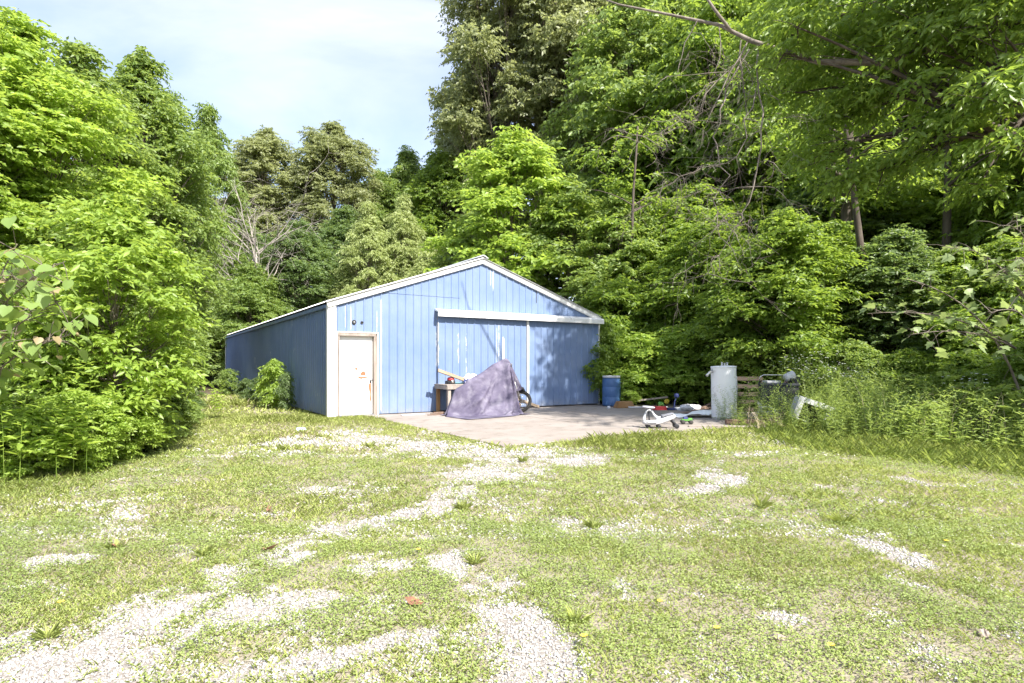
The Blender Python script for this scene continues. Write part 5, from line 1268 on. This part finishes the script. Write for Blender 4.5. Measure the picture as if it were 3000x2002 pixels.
# goldenrod thicket right of the slab
LV = Leaves()
def region(n, poly_d, x0f, x1f, h, seed):
    r = np.random.RandomState(seed); d = r.uniform(*poly_d, n); x = np.array([r.uniform(x0f(q), x1f(q)) for q in d]); return np.stack([x, d, gh(x, d)], 1)
edge = lambda d: np.interp(d, [8.4, 9.5, 11, 12.3, 13.4, 14.5, 16], [6.9, 6.0, 5.3, 4.95, 5.35, 6.1, 6.9])
weed_stalk(LV, rng, region(330, (9.3, 15.5), lambda d: edge(d)+.15, lambda d: edge(d)+3.4, 1, 1), .98, 26, .11, .020, up=.55, lean=.28)
weed_stalk(LV, rng, region(150, (11.0, 16.0), lambda d: edge(d)+1.2, lambda d: edge(d)+3.4, 1, 2), 1.25, 24, .13, .030, up=.4, lean=.25)
weed_stalk(LV, rng, region(120, (8.2, 11), lambda d: edge(d)+.5, lambda d: edge(d)+3.2, 1, 3), .85, 16, .15, .045, up=.3, lean=.35)
o = link('weed_thicket', LV.mesh('weed_thicket'), None, L_WEED); tag(o, 'dense stand of green goldenrod weeds at the right edge of the lawn', 'weeds', kind='stuff')
# dry stalks
LV = Leaves(); weed_stalk(LV, rng, region(90, (8.8, 11.5), lambda d: edge(d)+1.4, lambda d: edge(d)+3.2, 1, 4), .95, 3, .14, .008, lean=.3)
weed_stalk(LV, rng, region(40, (12.0, 12.6), lambda d: edge(d)-.05, lambda d: edge(d)+.6, 1, 5), .45, 3, .14, .010, lean=.4)
o = link('dry_stalks', LV.mesh('dry_stalks'), None, L_DRY); tag(o, 'thin tan dry stalks standing among the weeds at right', 'stalks', kind='stuff')
# feathery weeds by the heater: individual plants
WHITEF = leaf_mat('white_petals', (.72,.72,.68), (.86,.86,.84), (.8,.8,.76), tf=.25)
def plant(name, x, y, build, parts, label, cat='plant', group=None):
    t = empty(name, (x, y, gz(x, y)), 0, label, cat, group)
    for nm, LVp, mt in build():
        o = link(nm, LVp.mesh(nm), t, mt)
        if nm == 'flowers': o['kind'] = 'stuff'
    return t
def feathery(seed, h, n=9, ll=.10, lw=.016, k=40, mat=L_WEED):
    def f():
        r = np.random.RandomState(seed); LV = Leaves(); b = np.zeros((n, 3)); b[:, :2] = r.normal(0, .10, (n, 2)); weed_stalk(LV, r, b, h, k, ll, lw, lean=.25, up=.35); return [('foliage', LV, mat)]
    return f
for i, (u, d, h, lb) in enumerate(((1665,13.9,.80,'feathery weed leaning over the front of the water heater'),(1690,13.7,1.0,'tall feathery weed at the right side of the water heater'),(1716,13.6,.95,'feathery weed between the heater and the broken chair'),(1745,13.0,.7,'low feathery weed in front of the broken chair'),
        (1778,13.1,.72,'feathery weed in front of the charcoal cabinet door'),(1815,12.9,.85,'feathery weed between the cabinet and the tipped bin'),(1700,12.9,.55,'short weed over the brown timber block'),(1850,12.35,.5,'short weed in front of the tipped bin'),(1900,12.6,.8,'feathery weed at the right end of the tipped bin'))):
    x, y = at(u, d); plant('feathery_weed', x, y, feathery(200+i, h, 7 if i != 7 else 4), 1, lb, 'weed', 'feathery weeds by the discarded junk')
def broad(seed, h, n=2, ll=.24, lw=.085, k=18, mat=L_WEED):
    def f():
        r = np.random.RandomState(seed); LV = Leaves(); b = np.zeros((n, 3)); b[:, :2] = r.normal(0, .06, (n, 2)); weed_stalk(LV, r, b, h, k, ll, lw, lean=.06, up=.12, fine=True, tint=.65, start=.3); return [('foliage', LV, mat)]
    return f
for i, (u, d, h, lb) in enumerate(((1722,14.2,1.22,'tall broad-leaved weed just right of the water heater'),(1765,14.6,1.62,'tallest broad-leaved weed behind the charcoal cabinet'),(1800,14.8,1.72,'broad-leaved weed with upright tip right of the tallest one'),(1738,14.4,1.0,'shorter broad-leaved weed left of the cabinet'))):
    x, y = at(u, d); plant('broadleaf_weed', x, y, broad(220+i, h), 1, lb, 'weed', 'broad-leaved weeds round the cabinet')
for i, (u, d, h, lb) in enumerate(((190,6.9,1.45,'tall lance-leaved weed in front of the left thicket'),(30,6.5,1.2,'lance-leaved weed at the lower left edge'),(415,11.2,1.25,'tall lance-leaved weed at the right end of the left thicket'),(360,10.0,1.35,'lance-leaved weed standing above the thicket edge'),(500,14.5,.9,'lance-leaved weed near the barn end of the thicket'),(250,7.6,1.0,'short lance-leaved weed below the bright sapling'),(120,6.8,.95,'short lance-leaved weed beside the corner shrub'))):
    x, y = at(u, d); plant('lanceleaf_weed', x, y, broad(240+i, h, 3, .20, .065, 24, L_BRIGHT), 1, lb, 'weed', 'lance-leaved weeds along the left thicket')
def sumac(seed, h, nf=9, fl=.62):
    def f():
        r = np.random.RandomState(seed); LV = Leaves(); W = []
        for k in range(nf):
            a = k*2.4+r.rand(); f0 = .35+.65*k/nf; b = np.array([0,0,h*f0]); D = np.array([math.cos(a), math.sin(a), .75-.35*f0]); D /= np.linalg.norm(D)
            m = 11; t = np.linspace(.2, 1, m); P = b+D*t[:, None]*fl-UP*(t**2*.16*fl*1.2)[:, None]; S = np.cross(D, UP); S /= np.linalg.norm(S)
            for sg in (-1, 1):
                LV.leaves(P, S*sg+D*.45+r.normal(0,.1,(m,3))-UP*.15, np.tile(UP,(m,1))+r.normal(0,.2,(m,3)), np.full(m,.15)*(1.1-.4*t), np.full(m,.055), np.clip(.6+r.normal(0,.2,m),0,1), True)
            V, T_, kk = leaf_geo(b[None], D[None], np.array([[0,0,1.]]), np.array([fl]), np.array([.008])); LV.add(V, T_, np.zeros(len(V)))
        V, T_, kk = leaf_geo(np.array([[0,0,0.]]), np.array([[0,.02,1.]]), np.array([[1.,0,0]]), np.array([h*1.02]), np.array([.02])); LV.add(V, T_, np.zeros(len(V)))
        return [('foliage', LV, L_MID)]
    return f
for i, (u, d, h, lb) in enumerate(((2165,11.2,1.15,'sumac shoot with paired leaflets rising behind the dry stalks'),(2235,10.6,.95,'sumac shoot right of the dry stalks'),(2290,9.9,.95,'sumac shoot near the right edge with long paired leaflets'),(2060,12.4,1.1,'sumac shoot behind the goldenrod'),(2340,9.7,.8,'sumac shoot cut by the right edge'),(2120,10.4,.6,'short sumac shoot in front of the goldenrod'))):
    x, y = at(u, d); plant('sumac_shoot', x, y, sumac(260+i, h), 1, lb, 'plant', 'sumac shoots along the right wood edge')
def fleabane(seed, h, n=12):
    def f():
        r = np.random.RandomState(seed); LV = Leaves(); b = np.zeros((n,3)); b[:, :2] = r.normal(0,.16,(n,2)); weed_stalk(LV, r, b, h, 22, .10, .016, lean=.25, up=.6, tint=.6)
        FL = Leaves(); m = 34; P = np.stack([r.normal(0,.26,m), r.normal(0,.22,m), h*r.uniform(.78,1.18,m)],1)
        for k in range(5):
            a = k*1.2566+r.rand(m)*.4; FL.leaves(P, np.stack([np.cos(a),np.sin(a),.25+0*a],1), np.stack([0*a,-.5+0*a,1+0*a],1), np.full(m,.022), np.full(m,.018), r.rand(m))
        V, T_, kk = leaf_geo(P-UP*.22+r.normal(0,.03,(m,3)), UP+r.normal(0,.08,(m,3)), np.tile([1.,0,0],(m,1)), np.full(m,.23), np.full(m,.004)); LV.add(V, T_, np.full(len(V), .4))
        return [('foliage', LV, L_WEED), ('flowers', FL, WHITEF)]
    return f
for i, (u, d, h, lb) in enumerate(((1835,14.0,1.30,'white-flowered fleabane right above the charcoal cabinet'),(1865,14.6,1.45,'taller white-flowered fleabane behind the tipped bin'),(1905,14.2,1.2,'white-flowered fleabane right of the tipped bin'),(1830,15.4,1.65,'tallest white-flowered fleabane at the back of the weeds'),(1890,15.6,1.6,'white-flowered fleabane below the yellow-green shrub'),(1960,13.4,1.1,'white-flowered fleabane at the middle of the weeds'),(2225,11.0,1.0,'white-flowered fleabane beside the right sumac shoots'))):
    x, y = at(u, d); plant('fleabane', x, y, fleabane(300+i, h), 1, lb, 'flower', 'white fleabane in the weeds')

# ------------------------------------------------------------------ lawn: clover, grass blades, gravel
rng = np.random.RandomState(101)
def lawn_pts(n, d0, d1, seed, power=1.0, wide=.98):
    r = np.random.RandomState(seed); d = np.sqrt(r.uniform(d0*d0, d1*d1, n)); x = d*r.uniform(-wide, wide, n)
    x = np.where(d < 3, x*1.1, x)
    return x, d
def keep(x, y, thr_lo=.06, thr_hi=.95):
    g = gravel_val(x, y); k = 1-sstep(thr_lo, thr_hi, g)*.985
    k = k*(~slab_in(x, y, -.02))*(x > hedge_x(y)-.7)*(x < wood_x(y)+1.2)
    s, n = to_sn(x, y); k = k*(~((s > -.02) & (n < .02) & (s < 8.9)))
    return k
LV = Leaves()
# clover / small broad leaves
for (n, d0, d1, ll, seed) in ((270000,2.1,5.0,.0118,1),(170000,5.0,9.0,.0185,2)):
    x, y = lawn_pts(n, d0, d1, seed); pt = fbm(x, y, .9, 300)
    k = keep(x, y)*sstep(.34, .62, pt+.14*rng.rand(n))*(.15+.75*sstep(.36,.62,fbm(x, y, 4.0, 305))); m_ = rng.rand(n) < k; x, y = x[m_], y[m_]; n = len(x)
    z = gh(x, y)+rng.uniform(.004, .045, n)*(.5+fbm(x, y, 2.1, 301)); a = rng.rand(n)*6.283
    D = np.stack([np.cos(a), np.sin(a), rng.normal(.15,.3,n)],1); LV.leaves(np.stack([x,y,z],1), D, np.stack([rng.normal(0,.35,n), rng.normal(0,.35,n), np.ones(n)],1), ll*rng.uniform(.7,1.5,n), ll*rng.uniform(.6,1.1,n), np.clip(1.5*(fbm(x,y,.8,302)-.5)+.32+.34*rng.rand(n),0,1))
o = link('clover', LV.mesh('clover'), None, L_CLOVER); tag(o, 'low clover and small weeds covering the lawn', 'clover', kind='stuff')
LV = Leaves(); DRY = Leaves()
def blades(LV, x, y, h, w, bend, tint):
    n = len(x); a = rng.rand(n)*6.283; z = gh(x, y)-.004
    lean = rng.uniform(.15, bend, n); D = np.stack([np.cos(a)*lean, np.sin(a)*lean, np.ones(n)],1)
    LV.leaves(np.stack([x,y,z],1), D, np.stack([-np.cos(a), -np.sin(a), .3*np.ones(n)],1), h, w, tint, curl=.30, foldk=.1)
for (n, d0, d1, h, w, seed) in ((150000,2.1,5.0,.042,.0042,11),(150000,5.0,9.0,.055,.0062,12),(130000,9.0,16.0,.075,.011,13),(40000,16.0,27.0,.14,.03,14)):
    x, y = lawn_pts(n, d0, d1, seed, wide=.92); pt = fbm(x, y, .9, 300)
    if d0 < 9: m_ = rng.rand(n) < keep(x, y)*(1-.55*sstep(.40, .62, pt))*(.35+.65*sstep(.34, .58, fbm(x, y, 2.6, 306)))
    else: m_ = rng.rand(n) < keep(x, y)
    x, y = x[m_], y[m_]; n = len(x)
    tall = 1+1.3*sstep(.55, .75, fbm(x, y, .55, 310))*sstep(4, 8, y)
    dry = rng.rand(n) < .08+.28*sstep(.50, .68, fbm(x, y, .7, 333))
    t_ = np.clip(1.5*(fbm(x, y, .6, 311)-.5)+.25+.5*rng.rand(n), 0, 1)
    hh = h*rng.uniform(.4, 1.25, n)*tall
    blades(LV, x[~dry], y[~dry], hh[~dry], w*rng.uniform(.7,1.3,(~dry).sum()), 1.3, t_[~dry]); blades(DRY, x[dry], y[dry], hh[dry]*.8, w*rng.uniform(.5,1,dry.sum()), 1.8, t_[dry])
o = link('grass', LV.mesh('grass'), None, L_GRASS); tag(o, 'short sunlit yellow-green grass of the lawn', 'grass', kind='stuff')
o = link('dry_grass', DRY.mesh('dry_grass'), None, L_DRY); tag(o, 'scattered dry straw blades in the lawn', 'grass', kind='stuff')
# longer grass: verge on the right, along slab, wall and thicket
LV = Leaves()
n = 150000; x, y = lawn_pts(n, 4.5, 17, 21, wide=.95); s, nn_ = to_sn(x, y)
dw = x-(np.interp(y, [4.5,6,8,9,10,12,13.5,16], [7.0,6.0,5.0,4.3,4.2,4.6,5.2,6.5])); k1 = sstep(0, .8, dw)*(y > 4.5)
dsl = np.maximum(np.maximum(.9-s, s-11.2), nn_-6.9); k2 = ((dsl > -.30*rng.rand(n)) & (dsl < .45))*.8*(rng.rand(n) < sstep(.35, .55, fbm(x, y, 1.1, 320)))*(1-.9*sstep(.35,.6,gravel_val(x,y)))
k3 = sstep(1.3, .2, x-hedge_x(y))*.8; k4 = ((s < .85) & (s > -1.2) & (nn_ > 0) & (nn_ < 1.2))*.9+((s < -.03) & (s > -.5) & (nn_ <= 0))*.9
kk_ = np.maximum(np.maximum(k1, k2), np.maximum(k3, k4))*(~((s > .0) & (nn_ < .03) & (s < 8.9)))*(~(slab_in(x, y, -.32)))*(x > hedge_x(y)-.8)
m_ = rng.rand(n) < kk_; x, y = x[m_], y[m_]; n = len(x)
hh = rng.uniform(.06, .22, n)*np.interp(y, [4, 16], [1, 1.1])*(.55+.45*sstep(.2, 1.0, x-3)); hh = np.where((x < 3) | ((dsl[m_] > -.4) & (dsl[m_] < .5) & (x < 5)), hh*.62, hh)
blades(LV, x, y, hh, rng.uniform(.004, .008, n), 1.1, np.clip(.5*fbm(x, y, .8, 321)+.5*rng.rand(n), 0, 1))
o = link('long_grass', LV.mesh('long_grass'), None, L_LONG); tag(o, 'longer grass along the slab, the thicket and the right verge', 'grass', kind='stuff')
# tufts in the gravel
def tuft(u, v, h, n, lb, i):
    x, y = gp(u, v)
    def f():
        r = np.random.RandomState(400+i); LV = Leaves(); a = r.rand(n)*6.283; l = r.uniform(.1, .9, n); b = np.stack([np.cos(a)*.03*l, np.sin(a)*.03*l, 0*a-.005],1)
        LV.leaves(b, np.stack([np.cos(a)*l, np.sin(a)*l, np.ones(n)],1), np.stack([-np.cos(a), -np.sin(a), .3+0*a],1), h*.75*r.uniform(.5,1.2,n), np.full(n, .008), .4+.6*r.rand(n), curl=.35, foldk=.1); return [('blades', LV, L_GRASS)]
    plant('grass_tuft', x, y, f, 1, lb, 'grass tuft', 'grass tufts on the gravel')
for i, (u, v, h, n, lb) in enumerate(((1060,1160,.13,80,'dark grass tuft on the gravel patch at mid centre'),(110,1450,.10,60,'grass tuft in the gravel at the lower left'),(850,1022,.16,60,'grass tuft on the gravel band left of the slab'),(650,1030,.15,50,'grass tuft at the left end of the gravel band'),(265,1252,.10,50,'grass tuft beside the small gravel patch at left'),(1090,1285,.11,60,'grass tuft at the top of the central gravel strip'),(1200,1055,.14,50,'grass tuft on the gravel near the slab corner'),(1360,1205,.12,70,'dark grass tuft in the lawn right of centre'),(1935,1195,.15,70,'grass tuft beside the right gravel patch'),(1745,1160,.20,30,'upright dock leaves in the right lawn'),(470,1265,.11,60,'grass tuft on the lawn at mid left'),(1320,1420,.12,40,'small grass tuft right of the central gravel strip'))):
    tuft(u, v, h, n, lb, i)
# dandelions
for i, (u, v) in enumerate(((1645,1456),(1907,1496),(1340,1437+40),(1515,1395),(2172,1256),(430,1080),(140,1393),(960,1270))):
    x, y = gp(u, v); t = empty('dandelion', (x, y, gz(x, y)), i, ['yellow dandelion low in the clover right of centre','yellow dandelion nearest the bottom right','yellow dandelion right of the central gravel strip','yellow dandelion in the middle right lawn','yellow dandelion in the far right lawn','yellow dandelion near the left thicket','yellow dandelion at the far left foreground','yellow dandelion left of the central gravel strip'][i], 'flower', 'dandelions in the lawn')
    q = MB(); q.tube([(0,0,-.01),(.004,0,.03),(.0,.004,.055)], .0016, 5); q.build('stem', L_LONG, t)
    q = MB()
    for k in range(14):
        a = k*.449; q.add([(0,0,.055),(.014*math.cos(a-.2),.014*math.sin(a-.2),.061),(.019*math.cos(a),.019*math.sin(a),.060),(.014*math.cos(a+.2),.014*math.sin(a+.2),.061)], [(0,1,2,3)])
    q.build('flower_head', YELP, t)

# gravel stones
def stones(n, d0, d1, size, seed):
    r = np.random.RandomState(seed); x, y = lawn_pts(n, d0, d1, seed)
    m_ = r.rand(n) < .055*sstep(12, 4, y)+.02+.925*sstep(.12, .66, gravel_val(x, y))*(~slab_in(x, y, .0))*(y < 12.5); x, y = x[m_], y[m_]; n = len(x)
    z = gh(x, y); sz = size*(.38+1.5*r.rand(n)**3.2)
    base = np.array([[1,0,0],[-1,0,0],[0,1,0],[0,-1,0],[0,0,1],[0,0,-1]], float)
    ang = r.rand(n)*6.283; c_, s_ = np.cos(ang), np.sin(ang)
    V = base[None]*r.uniform(.55, 1.1, (n,6,1))+r.normal(0,.18,(n,6,3))
    V = V*np.array([1,.8,.62]); X = V[...,0]*c_[:,None]-V[...,1]*s_[:,None]; Y = V[...,0]*s_[:,None]+V[...,1]*c_[:,None]
    V = np.stack([X, Y, V[...,2]],-1)*(sz*.5)[:,None,None]+np.stack([x, y, z+sz*.12],1)[:,None]
    T_ = np.array([[0,2,4],[2,1,4],[1,3,4],[3,0,4],[2,0,5],[1,2,5],[3,1,5],[0,3,5]])
    return V.reshape(-1,3), (np.arange(n)[:,None,None]*6+T_[None]).reshape(-1,3), np.repeat(r.rand(n), 6)
Vs = []; Ts = []; tt = []; nb_ = 0
for a in ((150000,2.1,4.5,.016,1),(115000,4.5,8.5,.024,2),(60000,8.5,12.5,.040,3)):
    V, T_, q = stones(*a); Vs.append(V); Ts.append(T_+nb_); tt.append(q); nb_ += len(V)
m, nt, bs, out = mat_new('limestone_gravel'); a_ = N(nt, 'ShaderNodeAttribute', attribute_name='tint').outputs['Fac']
c = mixc(nt, a_, (0.34,0.32,0.30), (0.58,0.56,0.54)); c = mixc(nt, mrange(nt, noise(nt, objco(nt), 2.0, 4, .6), .55, .8), c, (0.42,0.375,0.335))
nt.links.new(c, bs.inputs['Base Color']); bs.inputs['Roughness'].default_value = .9; bs.inputs['Specular IOR Level'].default_value = .2
o = link('gravel', np_mesh('gravel', np.concatenate(Vs), np.concatenate(Ts), {'tint': np.concatenate(tt)}), None, m); tag(o, 'loose white limestone gravel in patches on the drive', 'gravel', kind='stuff')
# trees that stand beyond the right edge of the view and shade the verge
put_tree('forest_tree', PI, 15.2, 4.0, 13.0, 14, L_FOREST, 'tall leafy tree of the dense wood standing beyond the right edge', .7, .85, bark=BARK_D)
